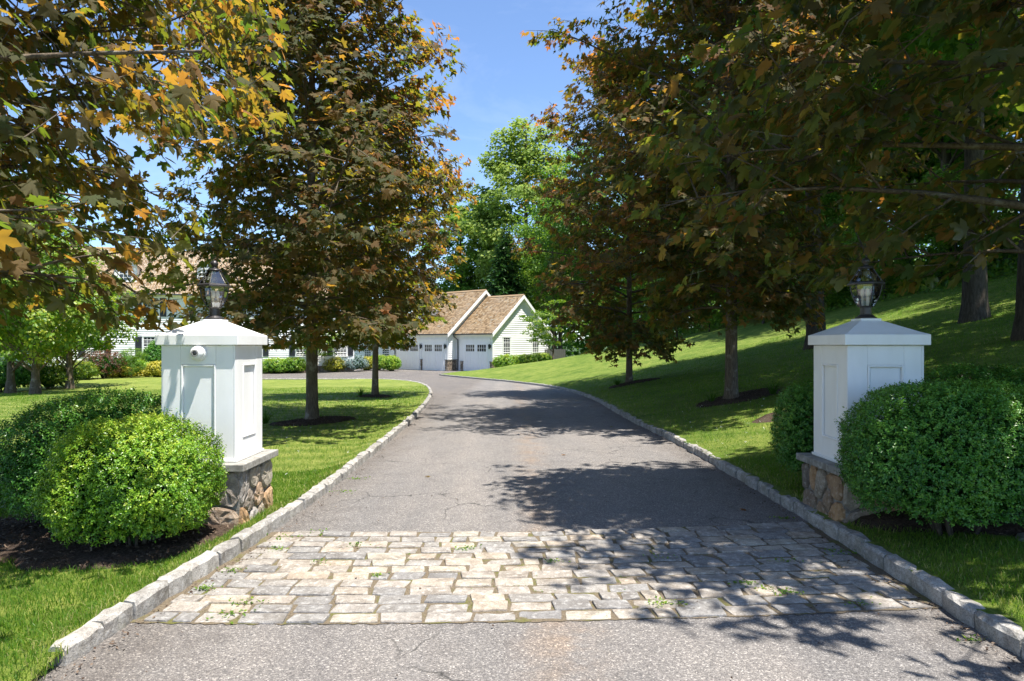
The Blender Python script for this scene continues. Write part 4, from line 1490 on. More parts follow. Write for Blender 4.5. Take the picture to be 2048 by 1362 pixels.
# woodland on the slope to the right
wood = [('wood_c', 9.8, 22.0, 1.0, 'woodland_tree', 'big tree with a thick trunk on the slope, seen left of the shaded lantern'),
        ('wood_a', 13.0, 19.2, 1.12, 'woodland_tree', 'big tree with a broad pale barked trunk on the lawn, right of the shaded lantern'),
        ('wood_c', 11.6, 7.6, 0.72, 'woodland_tree', 'tall green tree added beyond the right picture edge to shade the right lawn, its crown behind the big shady maple'),  # trunk out of view; tree added and sized so its crown shades the lawn
        ('wood_c', 10.9, 14.3, 1.02, 'woodland_tree', 'tall tree whose dark trunk stands at the right picture edge above the shaded lawn')]
for kk, x, y, s, nm, lb in wood:
    place_tree(K[kk], nm, lb, (x, y, gz(x, y) - 0.05), x * 1.7, s, 'deciduous trees beyond the right lawn')
rw = random.Random(31)
spots = [(8.5, 66), (12.5, 58), (15.5, 49), (12.0, 70), (18.5, 55), (17.0, 42), (20.5, 46), (22.0, 38), (24.5, 43), (26.5, 33), (21.0, 33), (29.5, 38), (19, 64), (26, 56), (31, 48), (31, 30), (35, 36), (36, 46), (24, 28), (29, 24), (24.5, 21), (35, 27), (40, 33)]
for i, (x, y) in enumerate(spots):
    kk = ('wood_a', 'wood_b', 'wood_c', 'tall_green')[rw.randrange(4)]
    o = place_tree(K[kk], 'woodland_tree', 'dense green deciduous tree in the shaded woodland above the right lawn', (x, y, gz(x, y) - 0.1), rw.uniform(0, 6.28), rw.uniform(0.82, 1.15), 'deciduous trees beyond the right lawn')
us = [(13.8, 37.5), (16.2, 35.5), (18.0, 33.0), (19.8, 30.5), (21.5, 28.0), (22.3, 25.0), (23.0, 22.5), (12.0, 41.5), (15.0, 42.5), (18.5, 38.5), (22.0, 34.0), (25.0, 30.5), (25.5, 26.0), (11.0, 45.5), (9.6, 50.5), (8.6, 56.0), (13.5, 48), (21.5, 19.5), (20.0, 17.0)]
for i, (x, y) in enumerate(us):
    o = place_tree(K['under'], 'understorey_tree', 'leafy young understorey tree at the wood edge along the top of the lawn', (x, y, gz(x, y) - 0.1), rw.uniform(0, 6.28), rw.uniform(0.55, 1.0), 'young understorey trees')

# low growth along the edge of the wood: one mass
def undergrowth():
    rng = np.random.default_rng(8)
    n = 16000
    t = rng.uniform(0, 1, n)
    ex = np.interp(t, [0, 0.25, 0.5, 0.75, 1], [20.5, 21.0, 17.5, 13.0, 8.5])
    ey = np.interp(t, [0, 0.25, 0.5, 0.75, 1], [16, 24, 32.5, 40.5, 53])
    dep = rng.uniform(0, 6, n)
    x = ex + dep * 0.85 + rng.normal(0, 0.25, n); y = ey + dep * 0.5 + rng.normal(0, 0.3, n)
    hh = (0.55 + 0.35 * np.sin(x * 1.9) * np.sin(y * 1.3) + 0.18 * dep) * ss(0, 1.0, dep + 0.3)
    z = ground_z(x, y) + hh * rng.uniform(0.05, 1, n)
    pos = np.stack([x, y, z], -1)
    nr = rng.normal(0, 0.5, (n, 3)) + np.array([-0.3, -0.4, 0.7])
    V, F = leaf_cloud(RH, pos, nr, rng.normal(0, 1, (n, 3)), 0.20 * rng.uniform(0.6, 1.3, n))
    o = mobj('undergrowth', np_mesh('undergrowth', V, F, M['green_leaf'], attrs={'tint': np.repeat(np.clip(rng.normal(0.55, 0.25, n), 0, 1), 4)}))
    tag(o, 'low bright green undergrowth along the top edge of the right lawn', 'undergrowth', kind='stuff')
undergrowth()

# the wood goes on behind the slope as one mass
def far_wood():
    rng = np.random.default_rng(9)
    n = 42000
    x = rng.uniform(2, 150, n); y = np.interp(x, [2, 40, 90, 150], [112, 104, 84, 50]) + rng.uniform(-5, 9, n)
    top = 15 + 4 * np.sin(x * 0.31) + 2.5 * np.sin(x * 0.83 + 1) + 1.5 * np.sin(x * 1.9)
    z0_ = ground_z(x, y)
    z = z0_ + top * rng.uniform(0.0, 1.0, n) ** 0.8
    V, F = leaf_cloud(RH, np.stack([x, y, z], -1), rng.normal(0, 0.6, (n, 3)) + np.array([0, -0.4, 0.7]), rng.normal(0, 1, (n, 3)), 0.95 * rng.uniform(0.6, 1.3, n))
    cl = np.sin(x * 0.9) * np.sin(z * 0.8)
    o = mobj('distant_wood', np_mesh('distant_wood', V, F, M['dark_green_leaf'], attrs={'tint': np.repeat(np.clip(rng.normal(0.5, 0.2, n) + 0.2 * cl, 0, 1), 4)}))
    tag(o, 'far edge of the green wood beyond the slope on the right', 'wood', kind='stuff')
far_wood()

# left of the house
place_tree(K['lime'], 'young_maple_tree', 'bright lime green tree with a single dark trunk on the left lawn', (-19.2, 27.5, gz(-19.2, 27.5)), 0.3, 0.98, 'bright green trees left of the house')
place_tree(K['lime'], 'young_maple_tree', 'bright lime green tree leaning at the left picture edge, with a forked pale trunk', (-22.4, 30.5, gz(-22.4, 30.5)), 2.3, 1.0, 'bright green trees left of the house')
place_tree(K['lime'], 'young_maple_tree', 'bright lime green tree nearest the house, hiding its left lower windows', (-23.0, 35.5, gz(-23.0, 35.5)), 4.1, 1.0, 'bright green trees left of the house')
place_tree(K['wood_b'], 'woodland_tree', 'leafy green tree behind the lime green trees at the left picture edge', (-34.5, 44, -1.2), 1.0, 0.95, 'trees beyond the house')
place_tree(K['tall_green'], 'woodland_tree', 'tall green tree behind the left end of the house', (-47, 66, -1.2), 2.0, 0.9, 'trees beyond the house')
# ------------------------------------------------------------------ house and garage
def shingle_mat():
    m, nt, out = mat('cedar_shingle')
    r = rnd_island(nt)
    c = ramp(nt, [(0.0, (0.13, 0.085, 0.045)), (0.3, (0.215, 0.145, 0.080)), (0.6, (0.285, 0.195, 0.110)), (0.85, (0.34, 0.25, 0.155)), (1.0, (0.25, 0.215, 0.165))], r).outputs['Color']
    n1 = noise(nt, coords(nt, 'World'), 0.6, 4)
    c = mixc(nt, math_(nt, 'MULTIPLY', ramp(nt, [(0.45, 0), (0.7, 1)], n1).outputs['Color'], 0.45), c, (0.30, 0.23, 0.165))
    principled(nt, out, c, 0.85, 0.15, bump(nt, noise(nt, coords(nt, 'World'), 25, 3), 0.3, 0.01))
    return m
M['shingle'] = shingle_mat()


def pane_mat():
    m, nt, out = mat('window_pane')
    n1 = noise(nt, coords(nt, 'World'), 0.8, 3)
    c = ramp(nt, [(0.35, (0.012, 0.016, 0.016)), (0.65, (0.05, 0.055, 0.055))], n1).outputs['Color']
    principled(nt, out, c, 0.06, 0.8, bump(nt, n1, 0.05, 0.05))
    return m
M['pane'] = pane_mat()
M['shutter'] = simple_mat('charcoal_shutter', (0.040, 0.044, 0.055), 0.5)
M['gutter'] = simple_mat('grey_metal_gutter', (0.10, 0.10, 0.105), 0.4, 0.5, 0.4)
M['door_white'] = white_mat('door_white_paint', (0.87, 0.87, 0.87), 0.02)
M['garage_lamp'] = simple_mat('garage_lamp_metal', (0.03, 0.032, 0.036), 0.4)


def clapboards(name, parent, spans, axis='x', at=0.0, out=-1, pitch=0.18):
    """spans: function z -> list of (a, b) intervals; boards lie along axis, wall plane at 'at', facing out"""
    V, F = [], []
    for z, ivs in spans:
        for (a, b) in ivs:
            if b - a < 0.03: continue
            o0, o1 = at + out * 0.052, at + out * 0.008
            if axis == 'x':
                p = [(a, o0, z), (b, o0, z), (b, o1, z + pitch), (a, o1, z + pitch), (a, at, z), (b, at, z)]
            else:
                p = [(o0, a, z), (o0, b, z), (o1, b, z + pitch), (o1, a, z + pitch), (at, a, z), (at, b, z)]
            n = len(V)
            V += p
            F += [(n, n + 1, n + 2, n + 3), (n + 4, n + 5, n + 1, n)]
    o = mobj(name, np_mesh(name, np.array(V), F, M['white_house']), parent)
    o['kind'] = 'stuff'
    return o


def board_rows(z0, z1, fn, pitch=0.18):
    rows = []
    z = z0
    while z < z1 - 0.02:
        rows.append((z, fn(z + pitch * 0.5)))
        z += pitch
    return rows


def shingles(name, parent, corners, seed, course=0.19, wid=0.16, material=None):
    """roof slope as (eave_a, eave_b, ridge_b, ridge_a) in local coordinates: courses of separate shingles"""
    rng = np.random.default_rng(seed)
    A, B, Cc, D = [np.array(p, float) for p in corners]
    H = np.linalg.norm(D - A)
    nrm = norm(np.cross(B - A, D - A))
    if nrm[2] < 0: nrm = -nrm
    V, F = [], []
    nc = max(1, int(H / course))
    for i in range(nc):
        t0, t1 = i / nc, min(1.0, (i + 1.12) / nc)
        a0, b0 = A + (D - A) * t0, B + (Cc - B) * t0
        a1, b1 = A + (D - A) * t1, B + (Cc - B) * t1
        L = np.linalg.norm(b0 - a0)
        cuts = [0.0]
        while cuts[-1] < L: cuts.append(cuts[-1] + wid * rng.uniform(0.6, 1.5))
        cuts[-1] = L
        cuts = np.array(cuts) / max(L, 1e-6)
        for c0, c1 in zip(cuts[:-1], cuts[1:]):
            g = 0.006 / max(L, 0.1)
            th = rng.uniform(0.018, 0.034)
            dd = rng.uniform(-0.012, 0.012)
            sl = norm(D - A)
            p0 = a0 + (b0 - a0) * (c0 + g) + sl * dd; p1 = a0 + (b0 - a0) * (c1 - g) + sl * dd
            p2 = a1 + (b1 - a1) * (c1 - g); p3 = a1 + (b1 - a1) * (c0 + g)
            n = len(V)
            V += [p0 + nrm * th, p1 + nrm * th, p2 + nrm * 0.004, p3 + nrm * 0.004, p0, p1]
            F += [(n, n + 1, n + 2, n + 3), (n + 4, n + 5, n + 1, n)]
    o = mobj(name, np_mesh(name, np.array(V), F, material or M['shingle']), parent)
    o['kind'] = 'stuff'
    return o


def quad(name, parent, pts, m):
    return mobj(name, np_mesh(name, np.array(pts, float), [tuple(range(len(pts)))], m), parent)


def window(parent, axis, at, out, c, w, z0, z1, cols, rows, sash=True, shutters=False, head=True, shut_w=0.42):
    """a window on a wall plane: frame with sill, panes and glazing bars as sub-parts"""
    def P(a, o, z):
        return (a, at + out * o, z) if axis == 'x' else (at + out * o, a, z)
    def bx(mbx, a0, a1, o0, o1, zz0, zz1):
        x = sorted([a0, a1]); 
        mbx.hexa([P(x[0], o1, zz0), P(x[1], o1, zz0), P(x[1], o0, zz0), P(x[0], o0, zz0), P(x[0], o1, zz1), P(x[1], o1, zz1), P(x[1], o0, zz1), P(x[0], o0, zz1)])
    fr = MB()
    t = 0.09
    bx(fr, c - w / 2 - t, c - w / 2, 0.0, 0.075, z0, z1)
    bx(fr, c + w / 2, c + w / 2 + t, 0.0, 0.075, z0, z1)
    bx(fr, c - w / 2 - t - 0.02, c + w / 2 + t + 0.02, 0.0, 0.09, z1 + 0.001, z1 + (0.15 if head else 0.09))
    f = fr.build('window', M['white_house'], parent)
    sl = MB(); bx(sl, c - w / 2 - t - 0.04, c + w / 2 + t + 0.04, 0.0, 0.12, z0 - 0.06, z0 - 0.001)
    sl.build('sill', M['white_house'], f)
    for k in range(2 if sash else 1):
        a0, a1 = (z0, (z0 + z1) / 2) if (k == 0 and sash) else (((z0 + z1) / 2 if sash else z0), z1)
        pn = MB(); bx(pn, c - w / 2 + 0.002, c + w / 2 - 0.002, 0.0, 0.042 + 0.006 * k, a0 + 0.002, a1 - 0.002)
        pn.build('pane', M['pane'], f)
    br = MB()
    bw = 0.026
    for i in range(0, cols + 1):
        x = c - w / 2 + w * i / cols
        k = 0.05 if i in (0, cols) else bw
        bx(br, max(x - k / 2, c - w / 2 + 0.003), min(x + k / 2, c + w / 2 - 0.003), 0.043, 0.062, z0 + 0.003, z1 - 0.003)
    for j in range(0, rows + 1):
        z = z0 + (z1 - z0) * j / rows
        k = 0.05 if (j in (0, rows) or (sash and j * 2 == rows)) else bw
        bx(br, c - w / 2 + 0.004, c + w / 2 - 0.004, 0.044, 0.0605, max(z - k / 2, z0 + 0.004), min(z + k / 2, z1 - 0.004))
    br.build('glazing_bar_grid', M['white_house'], f)
    if shutters:
        for sg in (-1, 1):
            s = MB()
            cx = c + sg * (w / 2 + t + 0.03 + shut_w / 2)
            bx(s, cx - shut_w / 2, cx + shut_w / 2, 0.036, 0.055, z0, z1)
            for (q0, q1) in ((z0 + 0.08, (z0 + z1) / 2 - 0.05), ((z0 + z1) / 2 + 0.05, z1 - 0.08)):
                zz = q0
                while zz < q1 - 0.03:
                    bx(s, cx - shut_w / 2 + 0.06, cx + shut_w / 2 - 0.06, 0.055, 0.072, zz, zz + 0.035)
                    zz += 0.065
            for x0 in (cx - shut_w / 2, cx + shut_w / 2 - 0.055):
                bx(s, x0, x0 + 0.055, 0.0551, 0.075, z0, z1)
            for zz in (z0, (z0 + z1) / 2 - 0.04, z1 - 0.08):
                bx(s, cx - shut_w / 2 + 0.056, cx + shut_w / 2 - 0.056, 0.0551, 0.0745, zz, zz + 0.08)
            s.build('shutter', M['shutter'], parent)
    return f


def garage_door(parent, x0, x1, y, h, gw_rows=2):
    d = MB(); d.box(x0, x1, y + 0.09, y + 0.14, 0.0, h)
    # vertical boards, proud and with recessed joints
    n = 8
    w = (x1 - x0 - 0.24) / n
    for i in range(n):
        d.box(x0 + 0.12 + i * w + 0.012, x0 + 0.12 + (i + 1) * w - 0.012, y + 0.068, y + 0.0895, 0.14, h * 0.66)
    d.box(x0, x0 + 0.118, y + 0.060, y + 0.0895, 0.0, h); d.box(x1 - 0.118, x1, y + 0.060, y + 0.0895, 0.0, h)
    cm = (x0 + x1) / 2
    d.box(cm - 0.09, cm + 0.09, y + 0.061, y + 0.0895, 0.0, h)
    for s0, s1 in ((x0 + 0.119, cm - 0.091), (cm + 0.091, x1 - 0.119)):
        d.box(s0, s1, y + 0.0605, y + 0.0895, 0.0, 0.138)
        d.box(s0, s1, y + 0.0605, y + 0.0895, h * 0.665, h * 0.70)
        d.box(s0, s1, y + 0.0605, y + 0.0895, h - 0.15, h)
    o = d.build('garage_door', M['door_white'], parent)
    z0, z1 = h * 0.70, h - 0.15
    for s0, s1 in ((x0 + 0.20, cm - 0.16), (cm + 0.16, x1 - 0.20)):
        p = MB(); p.box(s0, s1, y + 0.075, y + 0.0893, z0 + 0.001, z1 - 0.001)
        p.build('pane', M['pane'], o)
        b = MB()
        for i in range(5):
            xx = s0 + (s1 - s0) * i / 4
            b.box(xx - 0.016, xx + 0.016, y + 0.0655, y + 0.0745, z0 + 0.001, z1 - 0.001)
        for zz in ((z0 + z1) / 2,):
            b.box(s0, s1, y + 0.066, y + 0.0743, zz - 0.014, zz + 0.014)
        b.box(s0 - 0.06, s0 - 0.0165, y + 0.0652, y + 0.0893, z0 + 0.001, z1 - 0.001); b.box(s1 + 0.0165, s1 + 0.06, y + 0.0652, y + 0.0893, z0 + 0.001, z1 - 0.001)
        b.build('glazing_bar_grid', M['door_white'], o)
    return o


def wall_lamp(parent, x, y, z):
    b = MB()
    b.box(x - 0.06, x + 0.06, y - 0.03, y, z - 0.10, z + 0.16)
    b.lathe([(0.03, 0.20), (0.10, 0.11), (0.10, 0.09), (0.085, 0.085), (0.06, -0.17), (0.02, -0.20)], 6, (x, y - 0.16, z))
    b.tube([(x, y - 0.03, z + 0.12), (x, y - 0.10, z + 0.24), (x, y - 0.16, z + 0.20)], [0.012] * 3, 6)
    return b.build('wall_lamp', M['garage_lamp'], parent)


def stone_facing(parent, name, faces, seed, size=0.16):
    """faces: (origin, u, v, w, h, n): field stones in one joined part"""
    rng = random.Random(seed)
    V, F = [], []
    for (o, u, nn, w, h) in faces:
        o = np.array(o, float); u = np.array(u, float); nn = np.array(nn, float)
        rows = max(1, int(h / size))
        cw = max(1, int(round(w / (size * 1.35))))
        # rows of rubble in blocks of about a dozen, relaxed
        bw = max(0.45, w / max(1, round(w / 1.2)))
        xs = 0.0
        while xs < w - 0.02:
            ww = min(bw, w - xs)
            n = max(3, int(ww * h / (size * size * 1.25)))
            for poly in stone_cells(rng, ww, h, min(n, 40), 0.022):
                vs, fs = stone_solid(rng, poly, rng.uniform(0.02, 0.045))
                b = len(V)
                for (a, z, d) in vs:
                    V.append(o + u * (a + xs) + np.array([0, 0, z]) + nn * d)
                F += [[b + i for i in f] for f in fs]
            xs += ww
    ob = mobj(name, np_mesh(name, np.array(V), F, M['fieldstone_far']), parent)
    ob['kind'] = 'stuff'
    return ob


# ---- garage wing; local x runs along the front (left is farther away), local y into the depth
GA = -40.0
garage = thing('garage_wing', 'white clapboard garage wing with three panelled doors and a cedar shingle roof', 'garage', (-1.6, 55.9, -0.64), math.radians(GA))
EZ = 3.34                                    # eave height
W1, D1 = 4.18, 7.5                           # small bay
X2, Y2, D2, = -4.18 - 6.8, -1.0, 8.0         # main garage: x from X2 to -W1, front at y=-1, back at 8
pitch = math.tan(math.radians(39.5))
# walls (cores)
co = MB()
co.box(-W1 + 0.02, -0.0, 0.0, D1, -0.5, EZ - 0.02)
R1y = D1 / 2
co.add([(-W1 + 0.02, 0.0, EZ - 0.019), (0.0, 0.0, EZ - 0.019), (0.0, D1, EZ - 0.019), (-W1 + 0.02, D1, EZ - 0.019), (0.0, R1y, EZ + R1y * pitch - 0.05), (-W1 + 0.02, R1y, EZ + R1y * pitch - 0.05)],
       [(0, 1, 4, 5), (2, 3, 5, 4), (1, 2, 4), (3, 0, 5)])
co.build('wall', M['white_house'], garage)
co = MB()
co.box(X2, -W1 + 0.0, Y2, D2, -0.5, EZ - 0.02)
R2y = (Y2 + D2) / 2
h2 = (R2y - Y2) * pitch
co.add([(X2, Y2, EZ - 0.019), (-W1, Y2, EZ - 0.019), (-W1, D2, EZ - 0.019), (X2, D2, EZ - 0.019), (-W1, R2y, EZ + h2 - 0.05), (X2, R2y, EZ + h2 - 0.05)],
       [(0, 1, 4, 5), (2, 3, 5, 4), (1, 2, 4), (3, 0, 5)])
co.build('wall', M['white_house'], garage)
# roofs: cut slabs with eave overhang and shingles above
def gable_roof(parent, x0, x1, y0, y1, ez, tanp, ov, ovx0, ovx1, seed, nm='roof'):
    ym = (y0 + y1) / 2
    zr = ez + (ym - y0) * tanp + 0.06
    th = 0.10
    ze = ez - ov * tanp + 0.06
    sb = MB()
    for (ya, sg) in ((y0 - ov, 1), (y1 + ov, -1)):
        sb.hexa([(x0 - ovx0, ya, ze - th), (x1 + ovx1, ya, ze - th), (x1 + ovx1, ym, zr - th), (x0 - ovx0, ym, zr - th),
                 (x0 - ovx0, ya, ze), (x1 + ovx1, ya, ze), (x1 + ovx1, ym, zr), (x0 - ovx0, ym, zr)])
    r = sb.build(nm, M['white_house'], parent)
    shingles('shingle_courses', r, [(x0 - ovx0 + 0.01, y0 - ov - 0.02, ze + 0.004), (x1 + ovx1 + 0.02, y0 - ov - 0.02, ze + 0.004), (x1 + ovx1 + 0.02, ym, zr + 0.004), (x0 - ovx0 + 0.01, ym, zr + 0.004)], seed)
    shingles('shingle_courses', r, [(x0 - ovx0 + 0.01, y1 + ov + 0.02, ze + 0.004), (x1 + ovx1 + 0.02, y1 + ov + 0.02, ze + 0.004), (x1 + ovx1 + 0.02, ym, zr + 0.004), (x0 - ovx0 + 0.01, ym, zr + 0.004)], seed + 1)
    cp = MB()
    cp.hexa([(x0 - ovx0, ym - 0.16, zr - 0.095), (x1 + ovx1 + 0.03, ym - 0.16, zr - 0.095), (x1 + ovx1 + 0.03, ym, zr + 0.04), (x0 - ovx0, ym, zr + 0.04),
             (x0 - ovx0, ym - 0.16, zr - 0.055), (x1 + ovx1 + 0.03, ym - 0.16, zr - 0.055), (x1 + ovx1 + 0.03, ym, zr + 0.075), (x0 - ovx0, ym, zr + 0.075)])
    cp.hexa([(x0 - ovx0, ym + 0.16, zr - 0.095), (x1 + ovx1 + 0.03, ym + 0.16, zr - 0.095), (x1 + ovx1 + 0.03, ym + 0.001, zr + 0.04), (x0 - ovx0, ym + 0.001, zr + 0.04),
             (x0 - ovx0, ym + 0.16, zr - 0.055), (x1 + ovx1 + 0.03, ym + 0.16, zr - 0.055), (x1 + ovx1 + 0.03, ym + 0.001, zr + 0.075), (x0 - ovx0, ym + 0.001, zr + 0.075)])
    cp.build('ridge_cap', M['shingle'], r)
    gt = MB(); gt.box(x0 - ovx0, x1 + ovx1, y0 - ov - 0.13, y0 - ov - 0.022, ze - 0.10, ze - 0.005)
    gt.build('gutter', M['gutter'], r)
    return r, ze, zr
gable_roof(garage, -W1 + 0.06, 0.0, 0.0, D1, EZ, pitch, 0.32, 0.0, 0.28, 301)
_, ze2, zr2 = gable_roof(garage, X2, -W1, Y2, D2, EZ, pitch, 0.32, 0.3, 0.30, 303)
# rake boards
def rake(parent, x, y0, y1, ez, tanp, ov):
    ym = (y0 + y1) / 2
    rb = MB()
    for ya, y_ in ((y0 - ov, ym), (y1 + ov, ym)):
        za = ez - ov * tanp + 0.055; zb = ez + (ym - y0) * tanp + 0.055
        s = 0.001 if ya > y_ else 0.0
        rb.hexa([(x, ya, za - 0.30), (x + 0.045, ya, za - 0.30), (x + 0.045, y_ + s, zb - 0.30), (x, y_ + s, zb - 0.30), (x, ya, za - 0.006), (x + 0.045, ya, za - 0.006), (x + 0.045, y_ + s, zb - 0.006), (x, y_ + s, zb - 0.006)])
    rb.build('rake_board', M['white_house'], parent)
rake(garage, 0.281, 0.0, D1, EZ, pitch, 0.32)
rake(garage, -W1 + 0.301, Y2, D2, EZ, pitch, 0.32)
# gable clapboards and windows
def gfn(z):
    if z < EZ: return [(0.13, D1 - 0.13)]
    t = (z - EZ) / pitch
    return [(0.13 + t, D1 - 0.13 - t)]
clapboards('siding', garage, board_rows(0.12, EZ + R1y * pitch - 0.15, gfn), 'y', 0.0, +1)
cb = MB(); cb.box(0.001, 0.040, -0.04, 0.128, 0.80, EZ - 0.03); cb.box(0.001, 0.040, D1 - 0.128, D1 + 0.04, 0.0, EZ - 0.03); cb.build('corner_board', M['white_house'], garage)
for yc in (1.74, 5.65):
    window(garage, 'y', 0.0, +1, yc, 0.86, 1.10, 2.82, 3, 4)
# return of the main garage (lit side) and its gable above the small roof
def rfn(z):
    if z < EZ: return [(Y2 + 0.10, -0.002)]
    return []
clapboards('siding', garage, board_rows(0.98, EZ - 0.05, rfn), 'y', -W1, +1)
def r2fn(z):
    t = (z - EZ) / pitch
    lo, hi = Y2 + 0.1 + t, D2 - 0.1 - t
    s = (z - EZ) / pitch
    return [(lo, min(hi, max(lo, s - 0.1)))]
clapboards('siding', garage, board_rows(EZ, EZ + h2 - 0.2, r2fn), 'y', -W1, +1)
# front trim: casings, frieze
tr = MB()
def casing(x0, x1, y, h):
    tr.box(x0 - 0.18, x0 - 0.002, y - 0.05, y - 0.001, 0.0, h + 0.001)
    tr.box(x1 + 0.002, x1 + 0.18, y - 0.05, y - 0.001, 0.0, h + 0.001)
    tr.box(x0 - 0.26, x1 + 0.26, y - 0.075, y - 0.001, h + 0.0015, h + 0.30)
    tr.box(x0 - 0.30, x1 + 0.30, y - 0.11, y - 0.001, h + 0.3005, h + 0.36)
DH = 2.36
casing(-3.12, -0.42, 0.0, DH)
casing(-W1 - 2.95, -W1 - 0.40, Y2, DH)
casing(-W1 - 6.20, -W1 - 3.42, Y2, DH)
tr.box(-W1 + 0.02, 0.0, -0.045, -0.001, EZ - 0.36, EZ - 0.03)
tr.box(X2, -W1 - 0.001, Y2 - 0.045, Y2 - 0.001, EZ - 0.36, EZ - 0.03)
tr.build('door_casing', M['door_white'], garage)
# the doors stand in shallow reveals in front of the wall core
garage_door(garage, -3.12, -0.42, -0.165, DH)
garage_door(garage, -W1 - 2.95, -W1 - 0.40, Y2 - 0.165, DH)
garage_door(garage, -W1 - 6.20, -W1 - 3.42, Y2 - 0.165, DH)
# stone plinths with slate tops
sf = []
def plinth(x0, x1, y0, y1, h):
    sf.append(((x0, y0, 0.0), (1, 0, 0), (0, -1, 0), x1 - x0, h))
    sf.append(((x1, y0, 0.0), (0, 1, 0), (1, 0, 0), y1 - y0, h))
    b = MB(); b.box(x0 + 0.01, x1 - 0.01, y0 + 0.01, y1 - 0.001, -0.3, h - 0.005); b.build('plinth', M['mortar'], garage)
    s = MB(); s.box(x0 - 0.03, x1 + 0.07, y0 - 0.07, y1 + 0.0, h, h + 0.06); s.build('plinth_cap', M['slate'], garage)
plinth(-0.20, 0.06, -0.10, 0.9, 0.78)
plinth(-W1 - 0.20, -W1 + 0.06, Y2 - 0.10, Y2 + 1.0, 0.90)
plinth(-W1 - 3.24, -W1 - 3.13, Y2 - 0.13, Y2 - 0.002, 0.90)
plinth(-W1 + 0.62, -W1 + 0.86, -0.10, -0.001, 0.78)
plinth(X2 - 0.02, X2 + 0.38, Y2 - 0.10, Y2 - 0.001, 0.90)
stone_facing(garage, 'stone_facing', sf, 55, 0.15)
# downpipe
dp = MB()
dp.tube([(-W1 + 0.10, -0.42, ze2 + 0.03), (-W1 + 0.16, -0.42, ze2 - 0.22), (-W1 + 0.30, -0.10, ze2 - 0.50), (-W1 + 0.30, -0.09, 2.0), (-W1 + 0.30, -0.09, 0.85), (-W1 + 0.30, -0.13, 0.75), (-W1 + 0.30, -0.13, 0.02)], [0.05] * 7, 8)
dp.tube([(X2 + 0.05, Y2 - 0.35, ze2), (X2 + 0.05, Y2 - 0.07, ze2 - 0.4), (X2 + 0.05, Y2 - 0.07, 0.95)], [0.05] * 3, 8)
dp.build('downpipe', M['gutter'], garage)
for x, y in ((-0.18, 0.0), (-W1 - 0.17, Y2), (-W1 - 3.19, Y2)):
    wall_lamp(garage, x, y - 0.052, 2.05)
# dormer on the main roof
dx0, dx1 = -W1 - 5.1, -W1 - 3.3
dyf = Y2 + 1.25
dz0 = EZ + (dyf - Y2) * pitch
dzw = dz0 + 1.15
dm = (dx0 + dx1) / 2
dpk = dzw + (dx1 - dx0) / 2 * 0.85
yb = lambda z: Y2 + (z - EZ) / pitch
db = MB()
db.add([(dx0, dyf, dz0 - 0.2), (dx1, dyf, dz0 - 0.2), (dx1, dyf, dzw), (dm, dyf, dpk), (dx0, dyf, dzw), (dx0, yb(dzw) + 0.3, dzw), (dx1, yb(dzw) + 0.3, dzw), (dm, yb(dpk) + 0.3, dpk), (dx0, dyf + 0.5, dz0 - 0.2), (dx1, dyf + 0.5, dz0 - 0.2)],
       [(0, 1, 2, 3, 4), (1, 9, 6, 2), (0, 4, 5, 8), (2, 6, 7, 3), (4, 3, 7, 5)])
dorm = db.build('dormer', M['white_house'], garage)
for (xa, sg) in ((dx0 - 0.18, 1), (dx1 + 0.18, -1)):
    za = dzw - 0.18 * 0.85 + 0.05
    shingles('dormer_shingle_courses', dorm, [(xa, dyf - 0.22, za), (xa, yb(dzw) + 0.1, za), (dm, yb(dpk) + 0.15, dpk + 0.05), (dm, dyf - 0.22, dpk + 0.05)], 310 + sg)
    zb = dpk + 0.045
    rk_ = MB(); rk_.hexa([(xa, dyf - 0.23, za - 0.14), (xa, dyf - 0.16, za - 0.14), (dm, dyf - 0.16, zb - 0.14), (dm, dyf - 0.23, zb - 0.14), (xa, dyf - 0.23, za), (xa, dyf - 0.16, za), (dm, dyf - 0.16, zb), (dm, dyf - 0.23, zb)])
    rk_.build('dormer_rake', M['white_house'], dorm)
window(garage, 'x', dyf, -1, dm, 0.80, dz0 + 0.12, dzw - 0.08, 3, 4)

# ---- link between garage and house
link_w = thing('link_wing', 'low white link building between the garage and the main house, behind the shrubs', 'building', (-1.6, 55.9, -0.64), math.radians(GA))
lk = MB(); lk.box(X2 - 9.5, X2 - 0.02, 1.6, 7.0, -0.5, 3.2); lk.build('wall', M['white_house'], link_w)
clapboards('siding', link_w, board_rows(0.45, 3.0, lambda z: [(X2 - 9.5, X2 - 0.05)]), 'x', 1.6, -1)
gable_roof(link_w, X2 - 9.5, X2 - 0.35, 1.6, 7.0, 3.2, pitch * 0.9, 0.3, 0.0, 0.0, 320)
for xc in (-1.6, -4.4, -7.2):
    window(link_w, 'x', 1.6, -1, X2 + xc, 1.0, 0.95, 2.55, 3, 4)

